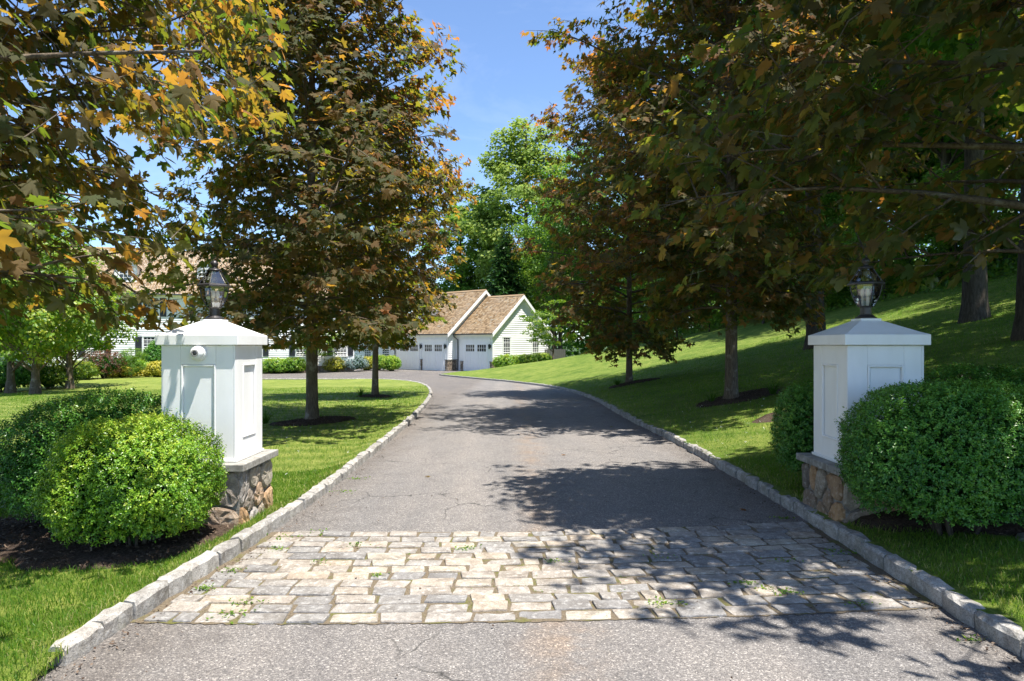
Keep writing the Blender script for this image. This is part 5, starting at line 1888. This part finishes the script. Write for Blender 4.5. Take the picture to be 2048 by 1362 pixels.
# ---- main house
HA = 20.0
house = thing('main_house', 'white two storey clapboard house with charcoal shutters and a cedar roof behind the trees', 'house', (-28.9, 50.0, -0.75), math.radians(HA))
hx0, hx1, hd, hez = -7.0, 17.0, 9.0, 6.35
hc = MB(); hc.box(hx0, hx1, 0.0, hd, 0.62, hez); 
hp = math.tan(math.radians(38))
hr = hd / 2 * hp
hc.add([(hx0, 0, hez), (hx1, 0, hez), (hx1, hd, hez), (hx0, hd, hez), (hx1, hd / 2, hez + hr), (hx0, hd / 2, hez + hr)], [(0, 1, 4, 5), (2, 3, 5, 4), (1, 2, 4), (3, 0, 5)])
hc.build('wall', M['white_house'], house)
fd = MB(); fd.box(hx0 + 0.05, hx1 - 0.05, 0.05, hd - 0.05, -0.6, 0.619); fd.build('foundation', M['mortar'], house)
stone_facing(house, 'stone_facing', [((hx0, 0.05, -0.1), (1, 0, 0), (0, -1, 0), hx1 - hx0, 0.70)], 66, 0.20)
wt = MB(); wt.box(hx0 - 0.03, hx1 + 0.03, -0.07, -0.002, 0.62, 0.86); wt.box(hx0 - 0.03, hx1 + 0.03, -0.06, -0.002, hez - 0.34, hez - 0.01)
wt.box(hx0 - 0.02, hx0 + 0.16, -0.055, -0.001, 0.8605, hez - 0.341); wt.box(hx1 - 0.16, hx1 + 0.02, -0.055, -0.001, 0.8605, hez - 0.341)
wt.build('trim', M['white_house'], house)
clapboards('siding', house, board_rows(0.87, hez - 0.36, lambda z: [(hx0 + 0.17, hx1 - 0.17)], 0.165), 'x', 0.0, -1, 0.165)
gable_roof(house, hx0, hx1, 0.0, hd, hez, hp, 0.38, 0.25, 0.25, 330)
for xc in (-5.2, -1.44, 2.19, 5.8, 9.4, 13.0, 15.9):
    window(house, 'x', 0.0, -1, xc, 0.98, 1.42, 2.92, 4, 6, shutters=True)
    window(house, 'x', 0.0, -1, xc, 0.98, 4.42, 5.80, 4, 4, shutters=True)
def dormer(parent, xc, w, setb):
    zf = hez + setb * hp
    x0, x1 = xc - w / 2, xc + w / 2
    zw = zf + 1.25
    pk = zw + w / 2 * 0.85
    yb_ = lambda z: (z - hez) / hp
    b = MB()
    b.add([(x0, setb, zf - 0.2), (x1, setb, zf - 0.2), (x1, setb, zw), (xc, setb, pk), (x0, setb, zw), (x0, yb_(zw) + 0.3, zw), (x1, yb_(zw) + 0.3, zw), (xc, yb_(pk) + 0.3, pk), (x0, setb + 0.5, zf - 0.2), (x1, setb + 0.5, zf - 0.2)],
          [(0, 1, 2, 3, 4), (1, 9, 6, 2), (0, 4, 5, 8), (2, 6, 7, 3), (4, 3, 7, 5)])
    o = b.build('dormer', M['white_house'], parent)
    for xa in (x0 - 0.15, x1 + 0.15):
        za = zw - 0.15 * 0.85 + 0.05
        shingles('dormer_shingle_courses', o, [(xa, setb - 0.2, za), (xa, yb_(zw) + 0.1, za), (xc, yb_(pk) + 0.15, pk + 0.05), (xc, setb - 0.2, pk + 0.05)], 341)
    window(parent, 'x', setb, -1, xc, 0.8, zf + 0.12, zw - 0.06, 3, 4, head=False)
for xc in (0.4, 6.0, 11.6):
    dormer(house, xc, 1.5, 0.75)

# ---- grey board fence behind the dogwood, and the rocks and shrub of the bank beside it
fence = thing('board_fence', 'weathered grey board fence behind the dogwood at the corner of the garage', 'fence', (2.9, 60.6, gz(2.9, 60.6) - 0.1), 0.05)
M['grey_wood'] = simple_mat('weathered_wood', (0.16, 0.155, 0.15), 0.85, 0.1)
for i in range(11):
    b = MB(); b.box(i * 0.17, i * 0.17 + 0.155, 0, 0.025, 0.0, 1.5 + 0.02 * (i % 3))
    b.build('board', M['grey_wood'], fence)
for zz in (0.35, 1.35):
    b = MB(); b.box(0, 11 * 0.17, 0.026, 0.08, zz, zz + 0.09); b.build('rail', M['grey_wood'], fence)


def rock(loc, r, seed, label, sq=0.6, group=None):
    rng = random.Random(seed)
    bm = bmesh.new()
    bmesh.ops.create_icosphere(bm, subdivisions=2, radius=1.0)
    ph = [(rng.uniform(-1, 1), rng.uniform(-1, 1), rng.uniform(-1, 1), rng.uniform(1.5, 4)) for _ in range(6)]
    for v_ in bm.verts:
        d = 1 + sum(0.09 * math.sin(p[3] * (p[0] * v_.co.x + p[1] * v_.co.y + p[2] * v_.co.z) * 2 + 7 * p[0]) for p in ph)
        v_.co = Vector((v_.co.x * d * r, v_.co.y * d * r * 0.8, v_.co.z * d * r * sq))
    me = bpy.data.meshes.new('rock'); bm.to_mesh(me); bm.free()
    me.materials.append(M['rock'])
    o = mobj('rock', me, None, loc, rng.uniform(0, 3))
    return tag(o, label, 'rock', group)
rr = random.Random(4)
for i in range(9):
    x = 6.0 + 0.42 * i + rr.uniform(-0.2, 0.2); y = 56.0 + 0.15 * i + rr.uniform(-0.5, 0.5)
    rock((x, y, gz(x, y) + 0.15 + 0.07 * i), rr.uniform(0.32, 0.6), 40 + i, 'rough tan boulder on the planted bank, %s counted from the grey board fence' % ('first second third fourth fifth sixth seventh eighth last'.split()[i]), 0.7, 'boulders on the bank')
rock((3.62, 4.72, zat(right_z, 3.62, 4.72) - 0.01), 0.13, 60, 'flat grey stone lying in the grass at the right picture edge', 0.35)
rock((-16.8, 37.6, zat(left_z, -16.8, 37.6) + 0.02), 0.45, 61, 'pale flat stone at the far edge of the lawn, left of the camera pillar', 0.3)
# ------------------------------------------------------------------ clipped boxwoods and other shrubs
BOXL = (np.array([(0, 0, 0), (0.30, 0.45, 0.06), (0, 1.0, -0.04), (-0.30, 0.45, 0.06)]), np.array([(0, 1, 2), (0, 2, 3)], dtype=np.int32))


def shrub(name, label, cat, loc, rx, ry, h, n_sprig, leafmat, lsize=0.022, seed=0, group=None, e=2.6, low=0.08, per=6, tint=(0.42, 0.2), rough=0.06, top_tint=0.25, under=0.15, rot=0.0, spr=0.055, core=True):
    """clipped shrub: sprigs of small leaves over a rounded body, twiggy core inside"""
    rng = np.random.default_rng(seed)
    root = thing(name, label, cat, loc, rot, group)
    n = n_sprig
    d = norm(rng.normal(0, 1, (n * 2, 3)))
    d = d[d[:, 2] > -0.62][:n]
    n = len(d)
    rr_ = (np.abs(d[:, 0]) ** e + np.abs(d[:, 1]) ** e + np.abs(d[:, 2]) ** e) ** (-1 / e)
    lump = 1 + rough * (np.sin(4.1 * d[:, 0] + 2.3 * d[:, 2] + seed) * np.sin(3.7 * d[:, 1] + 1.9 * d[:, 2] + 2 * seed) + 0.6 * np.sin(9 * d[:, 0] + seed) * np.sin(8 * d[:, 2] + 7 * d[:, 1]))
    dep = 1 - np.abs(rng.normal(0, 0.06, n)) - (rng.random(n) < 0.22) * rng.uniform(0, 0.16, n) + (rng.random(n) < 0.10) * rng.uniform(0, 0.055, n)
    # thin places where the clipped face opens up
    hole = np.sin(5.3 * d[:, 0] + 1.7 * seed) * np.sin(4.7 * d[:, 1] - seed) * np.sin(6.1 * d[:, 2] + 0.5 * seed)
    dep -= np.clip(np.abs(hole) - 0.45, 0, 1) * 0.22
    P0 = d * (rr_ * lump * dep)[:, None]
    zc = h * 0.52
    pos = np.stack([P0[:, 0] * rx, P0[:, 1] * ry, zc + P0[:, 2] * (h - zc)], -1)
    # narrower at the foot
    foot = 1 - under * ss(0.45 * h, 0.0, pos[:, 2])
    pos[:, :2] *= foot[:, None]
    ok = pos[:, 2] > low * h
    pos, d = pos[ok], d[ok]
    n = len(pos)
    outn = norm(d * np.array([1 / rx, 1 / ry, 1 / (h * 0.5)]))
    stem = norm(outn + np.array([0, 0, 0.55]) + rng.normal(0, 0.38, (n, 3)))
    k = per
    rp = np.repeat(np.arange(n), k)
    t = np.tile(np.linspace(0.1, 1, k), n)
    ang = np.tile(np.arange(k) * 2.4, n) + np.repeat(rng.uniform(0, 6.28, n), k)
    a1 = norm(np.cross(stem, rng.normal(0, 1, (n, 3)))); b1 = np.cross(stem, a1)
    side = a1[rp] * np.cos(ang)[:, None] + b1[rp] * np.sin(ang)[:, None]
    ln = spr * rng.uniform(0.6, 1.3, n)
    lp_ = pos[rp] + stem[rp] * (t * ln[rp])[:, None]
    tip = side * 0.8 + stem[rp] * (0.35 + 0.9 * t)[:, None]
    nr = stem[rp] * 0.9 - side * 0.3 + rng.normal(0, 0.3, (n * k, 3))
    V, F = leaf_cloud(BOXL, lp_, nr, tip, lsize * rng.uniform(0.65, 1.25, n * k))
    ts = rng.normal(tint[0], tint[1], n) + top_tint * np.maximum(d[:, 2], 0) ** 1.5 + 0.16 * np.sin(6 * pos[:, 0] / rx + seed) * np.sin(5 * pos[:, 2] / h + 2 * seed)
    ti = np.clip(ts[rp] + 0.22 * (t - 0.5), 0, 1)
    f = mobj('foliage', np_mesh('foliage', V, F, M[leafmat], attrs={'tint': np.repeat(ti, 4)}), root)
    f['kind'] = 'stuff'
    if core:
        lines = []
        for i in range(26):
            a = rng.uniform(0, 6.28); r = rng.uniform(0.3, 0.82)
            e_ = np.array([rx * r * math.cos(a), ry * r * math.sin(a), h * rng.uniform(0.5, 0.9)])
            s = np.linspace(0, 1, 4)[:, None]
            st = np.array([0.08 * math.cos(a), 0.08 * math.sin(a), -0.05])
            lines.append((st + (e_ - st) * s + np.array([0, 0, 0.0]), np.array([0.014, 0.011, 0.007, 0.003]) * max(1, h)))
        v, ff = tubes_np(lines, 5)
        mobj('stems', np_mesh('stems', v, ff, M['oak_bark'], smooth=True), root)
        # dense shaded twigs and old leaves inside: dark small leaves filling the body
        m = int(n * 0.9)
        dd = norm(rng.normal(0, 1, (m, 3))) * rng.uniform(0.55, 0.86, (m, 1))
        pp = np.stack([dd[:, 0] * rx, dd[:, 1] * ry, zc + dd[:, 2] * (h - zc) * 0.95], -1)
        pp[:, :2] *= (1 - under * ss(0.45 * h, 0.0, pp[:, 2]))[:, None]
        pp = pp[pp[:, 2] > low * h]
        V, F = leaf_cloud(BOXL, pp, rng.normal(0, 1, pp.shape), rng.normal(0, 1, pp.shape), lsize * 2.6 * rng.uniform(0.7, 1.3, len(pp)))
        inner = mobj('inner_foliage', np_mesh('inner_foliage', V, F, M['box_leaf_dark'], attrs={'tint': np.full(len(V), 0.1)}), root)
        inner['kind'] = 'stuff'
    return root

GB = 'boxwoods around the gate pillars'
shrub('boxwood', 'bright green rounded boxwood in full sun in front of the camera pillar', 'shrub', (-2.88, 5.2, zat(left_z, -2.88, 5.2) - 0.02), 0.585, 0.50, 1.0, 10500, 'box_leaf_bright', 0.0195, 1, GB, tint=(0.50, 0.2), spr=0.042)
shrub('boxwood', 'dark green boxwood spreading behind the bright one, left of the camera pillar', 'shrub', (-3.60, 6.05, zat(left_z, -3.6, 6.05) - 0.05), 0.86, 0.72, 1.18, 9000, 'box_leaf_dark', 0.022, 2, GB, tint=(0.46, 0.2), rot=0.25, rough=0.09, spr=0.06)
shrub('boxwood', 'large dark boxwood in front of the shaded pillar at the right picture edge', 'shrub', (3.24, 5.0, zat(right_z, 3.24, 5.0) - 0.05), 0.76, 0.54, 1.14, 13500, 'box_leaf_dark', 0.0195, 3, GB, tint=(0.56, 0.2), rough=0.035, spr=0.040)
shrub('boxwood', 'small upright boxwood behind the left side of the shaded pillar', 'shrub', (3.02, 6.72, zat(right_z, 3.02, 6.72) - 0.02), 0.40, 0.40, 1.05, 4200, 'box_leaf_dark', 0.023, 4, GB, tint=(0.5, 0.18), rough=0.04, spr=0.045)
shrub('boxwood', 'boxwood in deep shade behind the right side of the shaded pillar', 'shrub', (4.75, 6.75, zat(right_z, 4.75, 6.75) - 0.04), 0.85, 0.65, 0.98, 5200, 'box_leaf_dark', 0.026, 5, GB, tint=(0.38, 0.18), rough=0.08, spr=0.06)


def at_px(px, y, z=None):
    return ((px - 1024) / FPX * y, y)

# planting along the house and garage (far away: bigger leaves, fewer of them)
def far_shrub(px, y, rx, h, leafmat, label, name='shrub', group=None, ry=None, n=900, ls=0.09, e=2.4, cat='shrub', **kw):
    x = (px - 1024) / FPX * y
    z = gz(x, y) - 0.05
    return shrub(name, label, cat, (x, y, z), rx, ry or rx, h, n, leafmat, ls, int(px * 7 + y) % 997, group, e=e, spr=0.16, per=6, core=True, **kw)

far_shrub(1012, 54.6, 0.95, 1.12, 'box_leaf_bright', 'first rounded bush of the clipped hedge under the garage gable windows', 'hedge_bush', 'clipped hedge along the garage gable', tint=(0.62, 0.2))
far_shrub(1048, 55.6, 0.95, 1.08, 'box_leaf_bright', 'middle bush of the clipped hedge under the garage gable windows', 'hedge_bush', 'clipped hedge along the garage gable', tint=(0.6, 0.2))
far_shrub(1080, 57.0, 1.0, 1.06, 'box_leaf_bright', 'last bush of the clipped hedge, nearest the dogwood', 'hedge_bush', 'clipped hedge along the garage gable', tint=(0.62, 0.2))
far_shrub(782, 57.6, 0.72, 1.22, 'box_leaf_bright', 'round clipped boxwood ball left of the garage doors', 'boxwood', tint=(0.6, 0.18), rough=0.02)
far_shrub(757, 59.5, 0.9, 1.25, 'box_leaf_bright', 'clipped low hedge bush behind the boxwood ball', 'boxwood', tint=(0.55, 0.18))
far_shrub(735, 59.0, 0.7, 1.1, 'yellow_leaf', 'yellow green shrub right of the blue spruce', 'golden_shrub', tint=(0.3, 0.2))
far_shrub(702, 56.5, 1.25, 1.35, 'blue_needle', 'silvery blue dwarf spruce seen under the smaller left maple', 'blue_spruce', rough=0.16, tint=(0.6, 0.25), e=2.0)
far_shrub(668, 55.5, 0.85, 1.15, 'yellow_leaf', 'golden shrub left of the blue spruce', 'golden_shrub', rough=0.12, tint=(0.35, 0.25))
far_shrub(645, 55.8, 0.7, 0.9, 'box_leaf_bright', 'low green shrub left of the golden one by the drive', 'shrub')
far_shrub(585, 53.5, 0.95, 1.15, 'box_leaf_bright', 'round green bush by the house, close to the near maple trunk', 'boxwood', tint=(0.5, 0.2))
far_shrub(549, 52.8, 1.0, 1.12, 'box_leaf_bright', 'round green bush by the house, just right of the camera pillar', 'boxwood', tint=(0.5, 0.22))
far_shrub(312, 49.3, 0.95, 2.5, 'box_leaf_dark', 'small conical dwarf spruce standing before the house window', 'conical_spruce', n=1700, e=1.35, tint=(0.5, 0.2), rough=0.03, under=0.0)
far_shrub(236, 45.5, 0.75, 0.62, 'yellow_leaf', 'low golden yellow shrub at the lawn edge, the left one', 'golden_shrub', 'golden shrubs by the house', tint=(0.6, 0.25))
far_shrub(279, 46.5, 0.55, 0.5, 'yellow_leaf', 'low golden yellow shrub between two green ones, smallest of its kind', 'golden_shrub', 'golden shrubs by the house', tint=(0.6, 0.25))
far_shrub(318, 46.0, 0.7, 0.95, 'yellow_leaf', 'golden yellow shrub touching the left side of the camera pillar in view', 'golden_shrub', 'golden shrubs by the house', tint=(0.55, 0.25))
far_shrub(258, 48.5, 0.85, 1.25, 'box_leaf_dark', 'dark green shrub under the stone foundation of the house', 'shrub', tint=(0.5, 0.2), rough=0.1)
far_shrub(288, 48.6, 0.8, 1.05, 'box_leaf_bright', 'mid green shrub left of the conical spruce', 'shrub', tint=(0.45, 0.2), rough=0.1)
far_shrub(208, 43.5, 1.1, 1.7, 'red_leaf', 'open dark red leaved shrub before the house foundation', 'red_shrub', rough=0.2, n=700, tint=(0.5, 0.3))
far_shrub(160, 42.0, 0.9, 1.0, 'lime_leaf', 'loose lime green shrub between the lime green tree trunks', 'shrub', rough=0.2, tint=(0.5, 0.2))
far_shrub(100, 36.0, 1.4, 1.4, 'lime_leaf', 'broad lime green shrub behind the lime tree trunks', 'shrub', rough=0.2, tint=(0.45, 0.2))
far_shrub(8, 34.0, 1.3, 1.6, 'box_leaf_dark', 'dark green shrub at the left picture edge behind the forked trunk', 'shrub', rough=0.15)
far_shrub(1186, 57.5, 0.8, 0.9, 'yellow_leaf', 'yellow green shrub among the boulders of the bank', 'golden_shrub', rough=0.15, tint=(0.3, 0.25))
far_shrub(1222, 58.0, 0.8, 0.8, 'lime_leaf', 'bright green low shrub at the top of the boulder bank', 'shrub', rough=0.15, tint=(0.4, 0.25))

# small ornamental tree with several stems in front of the link wing
place_tree(K['dogwood'], 'dogwood_tree', 'slim multi stemmed ornamental tree by the house, right of the near maple trunk', ((634 - 1024) / FPX * 54.5, 54.5, -0.7), 2.2, 0.80)
place_tree(K['under'], 'ornamental_tree', 'low lime leaved branch tree left of the conical spruce', ((262 - 1024) / FPX * 44.5, 44.5, gz(-24.8, 44.5) - 0.1), 0.7, 0.33)

# ------------------------------------------------------------------ daylily clumps by the trunks
def strap_plant(loc, label, seed, n=34, ln=0.35, group='grassy clumps by the maple trunks'):
    rng = np.random.default_rng(seed)
    V, F = [], []
    for i in range(n):
        a = rng.uniform(0, 6.28); l = ln * rng.uniform(0.6, 1.2); lean = rng.uniform(0.3, 1.0)
        d = np.array([math.cos(a), math.sin(a), 0]); sd = np.array([-d[1], d[0], 0])
        st = d * rng.uniform(0, 0.05)
        b = len(V)
        for j, t in enumerate((0, 0.35, 0.7, 1.0)):
            p = st + d * l * lean * t ** 1.5 + np.array([0, 0, l * (t - 0.55 * lean * t * t)])
            w = 0.010 * (1 - t) + 0.0015
            V += [p - sd * w, p + sd * w]
        for j in range(3):
            F.append((b + 2 * j, b + 2 * j + 1, b + 2 * j + 3, b + 2 * j + 2))
    o = mobj('strap_leaf_plant', np_mesh('strap_leaf_plant', np.array(V), F, M['grass_blade']), None, loc)
    return tag(o, label, 'plant', group)

M['grass_blade'] = leaf_mat('grass_blade',
    [(0.0, (0.034, 0.084, 0.009)), (0.45, (0.072, 0.164, 0.012)), (0.8, (0.17, 0.24, 0.028)), (0.93, (0.27, 0.29, 0.06)), (1.0, (0.48, 0.43, 0.19))],
    [(0.0, (0.14, 0.34, 0.015)), (0.5, (0.27, 0.56, 0.022)), (0.9, (0.50, 0.64, 0.055)), (1.0, (0.58, 0.54, 0.20))],
    (0.06, 0.11, 0.03), rough=0.42, spec=0.35, tfac=0.38)
for (x, y, f, lb, sd, n) in ((-4.95, 13.7, left_z, 'grassy clump in the mulch left of the near left maple trunk', 1, 40), (3.55, 23.0, right_z, 'grassy clump at the foot of the farther right maple', 3, 60),
                          (5.2, 13.6, right_z, 'drooping grassy clump right of the big right maple trunk', 4, 50), (4.1, 14.0, right_z, 'small pale grassy clump left of the big right maple trunk', 5, 26),
                          (-4.75, 21.4, left_z, 'grassy clump at the foot of the smaller left maple', 6, 36)):
    strap_plant((x, y, zat(f, x, y) + 0.04), lb, sd, n)

# ------------------------------------------------------------------ grass blades where the photo shows them singly
def in_beds(x, y):
    r = np.zeros(len(x), bool)
    for cx, cy, rx, ry, rot in BEDS:
        dx, dy = x - cx, y - cy
        u = (dx * math.cos(rot) + dy * math.sin(rot)) / rx; v_ = (-dx * math.sin(rot) + dy * math.cos(rot)) / ry
        r |= (u * u + v_ * v_) < 0.92
    for cx, cy in (LP, RP):
        r |= (np.abs(x - cx) < 0.42) & (np.abs(y - cy) < 0.42)
    return r


def blades(name, side, y0, y1, n, ln, wd, seed, three):
    rng = np.random.default_rng(seed)
    y = np.exp(rng.uniform(math.log(y0), math.log(y1), n * 3))
    fz = left_z if side < 0 else right_z
    edge = (xL(np.minimum(y, 41.3)) - np.where(y < 3.3, 0.0, 0.135)) if side < 0 else (xR(y) + 0.135)
    lim = (-1.04 * 1024 / FPX * y - 1.3) if side < 0 else (1.04 * 1024 / FPX * y + 1.3)
    u = rng.uniform(0, 1, len(y))
    ok0 = (lim < edge) if side < 0 else (lim > edge)
    x = edge + (lim - edge) * u
    # even out: keep in proportion to width
    wdt = np.abs(lim - edge)
    ok = ok0 & (rng.random(len(y)) < wdt / np.percentile(wdt, 97)) & ~in_beds(x, y)
    x, y = x[ok][:n], y[ok][:n]
    m = len(x)
    sc = np.clip(y / 6.0, 0.8, 3.0) ** 0.75
    clump = 0.5 + 0.5 * np.sin(x * 5.1 + 2 * np.sin(y * 3.7)) * np.sin(y * 4.3 + 1.5 * np.sin(x * 2.9))
    l = ln * rng.uniform(0.55, 1.25, m) * (0.75 + 0.45 * clump) * sc ** 0.35
    w = wd * rng.uniform(0.7, 1.3, m) * sc
    a = rng.uniform(0, 2 * PI, m)
    d = np.stack([np.cos(a), np.sin(a), np.zeros(m)], -1)
    a2 = rng.uniform(0, 2 * PI, m)
    ld = np.stack([np.cos(a2), np.sin(a2), np.zeros(m)], -1)
    lean = rng.uniform(0.15, 0.95, m)[:, None]
    p = np.stack([x, y, fz(x, y) - 0.008], -1)
    up = np.array([0, 0, 1.0])
    L = l[:, None]; W = w[:, None]
    tip = p + ld * L * lean + up * L * (1 - 0.38 * lean)
    if three:
        mid = p + ld * L * lean * 0.35 + up * L * 0.58
        V = np.stack([p - d * W / 2, p + d * W / 2, mid - d * W * 0.42, mid + d * W * 0.42, tip], 1).reshape(-1, 3)
        b = (np.arange(m) * 5)[:, None, None]
        F = (np.array([[0, 1, 3], [0, 3, 2], [2, 3, 4]])[None] + b).reshape(-1, 3)
        k = 5
    else:
        V = np.stack([p - d * W / 2, p + d * W / 2, tip], 1).reshape(-1, 3)
        F = np.arange(m * 3).reshape(-1, 3)
        k = 3
    t = np.clip(rng.normal(0.44, 0.20, m) + 0.16 * (clump - 0.5) + (rng.random(m) < 0.035) * 0.6, 0, 1)
    dry = ss(0.45, 0.0, np.abs(x - (edge[ok][:n]))) * (rng.random(m) < 0.45)
    t = np.clip(t + dry * rng.uniform(0.2, 0.6, m), 0, 1)
    o = mobj(name, np_mesh(name, V, F.astype(np.int32), M['grass_blade'], attrs={'tint': np.repeat(t, k)}))
    return tag(o, 'short green lawn grass blades beside the drive', 'grass', kind='stuff')

blades('grass', -1, 1.6, 8.5, 66000, 0.060, 0.0046, 1, True)
blades('grass', 1, 1.8, 8.5, 58000, 0.055, 0.0046, 2, True)
blades('grass', -1, 8.0, 30.0, 75000, 0.052, 0.0062, 3, False)
blades('grass', 1, 8.0, 30.0, 95000, 0.052, 0.0062, 4, False)


# weeds and moss tufts in the joints and along the kerb foot
def weeds():
    rng = np.random.default_rng(12)
    spots = [(-1.62, 5.62), (-1.85, 5.50), (-1.80, 5.18), (-1.2, 5.3), (-1.62, 3.92), (-1.60, 4.10), (-1.95, 4.35), (-1.92, 4.7), (-0.35, 5.2), (1.5, 4.45), (1.75, 4.28), (1.6, 4.35), (0.9, 4.1), (2.42, 3.6), (2.46, 5.1), (1.1, 5.0), (-1.75, 7.2), (-1.78, 7.9), (0.3, 4.9), (-0.9, 4.6), (1.95, 4.9), (-1.4, 4.9), (2.43, 6.1), (2.1, 4.1)]
    P, Nn, T, S_ = [], [], [], []
    for (x, y) in spots:
        k = rng.integers(14, 60)
        r = rng.uniform(0.02, 0.06)
        q = rng.normal(0, r, (k, 2)) * np.array([1.2, 0.7])
        a = rng.uniform(0, 6.28, k)
        P.append(np.column_stack([x + q[:, 0], y + q[:, 1], np.full(k, 0.004)]))
        T.append(np.column_stack([np.cos(a), np.sin(a), rng.uniform(0.3, 1.6, k)]))
        Nn.append(np.column_stack([rng.normal(0, 0.5, k), rng.normal(0, 0.5, k), np.ones(k)]))
        S_.append(rng.uniform(0.012, 0.030, k))
    # scattered moss crumbs in the joints
    k = 1500
    x = rng.uniform(-2.0, 2.45, k); yy2 = rng.uniform(3.95, 5.65, k)
    w = np.sin(x * 2.1 + 1) * np.sin(yy2 * 3.3) > 0.15
    x, yy2 = x[w], yy2[w]; k = len(x)
    P.append(np.column_stack([x, yy2, np.full(k, -0.006)])); T.append(rng.normal(0, 1, (k, 3))); Nn.append(np.column_stack([rng.normal(0, .4, (k, 2)), np.ones(k)])); S_.append(rng.uniform(0.008, 0.018, k))
    P, Nn, T, S_ = map(np.concatenate, (P, Nn, T, S_))
    V, F = leaf_cloud(BOXL, P, Nn, T, S_)
    o = mobj('weeds', np_mesh('weeds', V, F, M['lime_leaf'], attrs={'tint': np.repeat(np.clip(rng.normal(0.35, 0.2, len(P)), 0, 1), 4)}))
    tag(o, 'small weeds and moss in the cobble joints and along the kerb', 'weeds', kind='stuff')
weeds()


def chips():
    """bark chips on the mulch"""
    rng = np.random.default_rng(19)
    P = []
    for (cx, cy, rx, ry, rot), f in zip(BEDS, (left_z, left_z, right_z, left_z, left_z, right_z, right_z, right_z)):
        k = int(2600 * rx * ry)
        a = rng.uniform(0, 6.28, k); r = rng.uniform(0, 1.0, k) ** 0.5
        lx, ly = rx * r * np.cos(a), ry * r * np.sin(a)
        x = cx + lx * math.cos(rot) - ly * math.sin(rot); y = cy + lx * math.sin(rot) + ly * math.cos(rot)
        z = f(x, y) + 0.03 + 0.05 * (1 - r * r) - 0.06 * ss(0.88, 1.0, r) + 0.008
        P.append(np.column_stack([x, y, z]))
    P = np.concatenate(P); k = len(P)
    T = (np.array([(-0.18, 0, 0), (0.18, 0.05, 0.03), (0.14, 1, 0), (-0.2, 0.9, -0.03)]), np.array([(0, 1, 2, 3)], dtype=np.int32))
    V, F = leaf_cloud(T, P, np.column_stack([rng.normal(0, .45, (k, 2)), np.ones(k)]), rng.normal(0, 1, (k, 3)) * np.array([1, 1, .2]), rng.uniform(0.012, 0.036, k))
    o = mobj('bark_chips', np_mesh('bark_chips', V, F, M['chip']))
    tag(o, 'brown bark chips strewn over the planting beds', 'mulch', kind='stuff')
m_, nt_, out_ = mat('bark_chip')
principled(nt_, out_, ramp(nt_, [(0, (0.03, 0.018, 0.012)), (0.5, (0.085, 0.055, 0.038)), (1, (0.20, 0.15, 0.11))], rnd_island(nt_)).outputs['Color'], 0.9, 0.1)
M['chip'] = m_
chips()


def litter():
    """grit, bud scales and dry leaf crumbs gathered along the kerb foot, thinly over the drive"""
    rng = np.random.default_rng(23)
    k = 1500
    y = np.exp(rng.uniform(math.log(3.1), math.log(24), k))
    s = rng.random(k)
    off = np.abs(rng.normal(0, 0.07, k)) + 0.015
    x = np.where(s < 0.42, xL(y) + off, np.where(s < 0.84, xR(y) - off, xL(y) + (xR(y) - xL(y)) * rng.random(k)))
    P = np.column_stack([x, y, road_z(x, y) + 0.016])
    V, F = leaf_cloud(BOXL, P, np.column_stack([rng.normal(0, .35, (k, 2)), np.ones(k)]), rng.normal(0, 1, (k, 3)) * np.array([1, 1, .2]), rng.uniform(0.008, 0.026, k))
    o = mobj('leaf_litter', np_mesh('leaf_litter', V, F, M['chip']))
    tag(o, 'fine dry leaf litter along the kerbs and on the drive', 'leaf litter', kind='stuff')
litter()

# clover heads in the lawn
def clover():
    rng = np.random.default_rng(29)
    k = 260
    y = np.exp(rng.uniform(math.log(5), math.log(14), k)); sd = rng.random(k) < 0.35
    x = np.where(sd, xL(y) - 0.3 - rng.random(k) * 4, xR(y) + 0.3 + rng.random(k) * 5)
    ok = ~in_beds(x, y); x, y, sd = x[ok], y[ok], sd[ok]
    z = np.where(sd, left_z(x, y), right_z(x, y)) + 0.05
    n = 6
    P = np.repeat(np.column_stack([x, y, z]), n, axis=0) + rng.normal(0, 0.006, (len(x) * n, 3))
    V, F = leaf_cloud(BOXL, P, rng.normal(0, 1, P.shape) + np.array([0, 0, 1]), rng.normal(0, 1, P.shape), np.full(len(P), 0.013))
    o = mobj('clover', np_mesh('clover', V, F, M['white']))
    tag(o, 'tiny white clover heads scattered in the lawn', 'clover', kind='stuff')
clover()

# a few fallen leaves and twigs on the asphalt
for i, (x, y, lb) in enumerate(((-0.99, 8.0, 'single yellow fallen leaf on the sunlit asphalt left of the middle'), (0.75, 9.6, 'small dry fallen leaf on the asphalt beyond the long shadow'), (1.9, 13.0, 'dry fallen leaf in the shadow of the big right maple on the asphalt'), (2.15, 6.4, 'pale fallen leaf by the right kerb before the cobbles'))):
    o = mobj('fallen_leaf', shared_leaf_meshes()[(3, 5, 1, 6)[i]], None, (x, y, float(road_z(np.array(x), np.array(y))) + 0.012), 1.3 * i)
    o.scale = (0.06, 0.06, 0.06)
    tag(o, lb, 'leaf', 'fallen leaves on the drive')
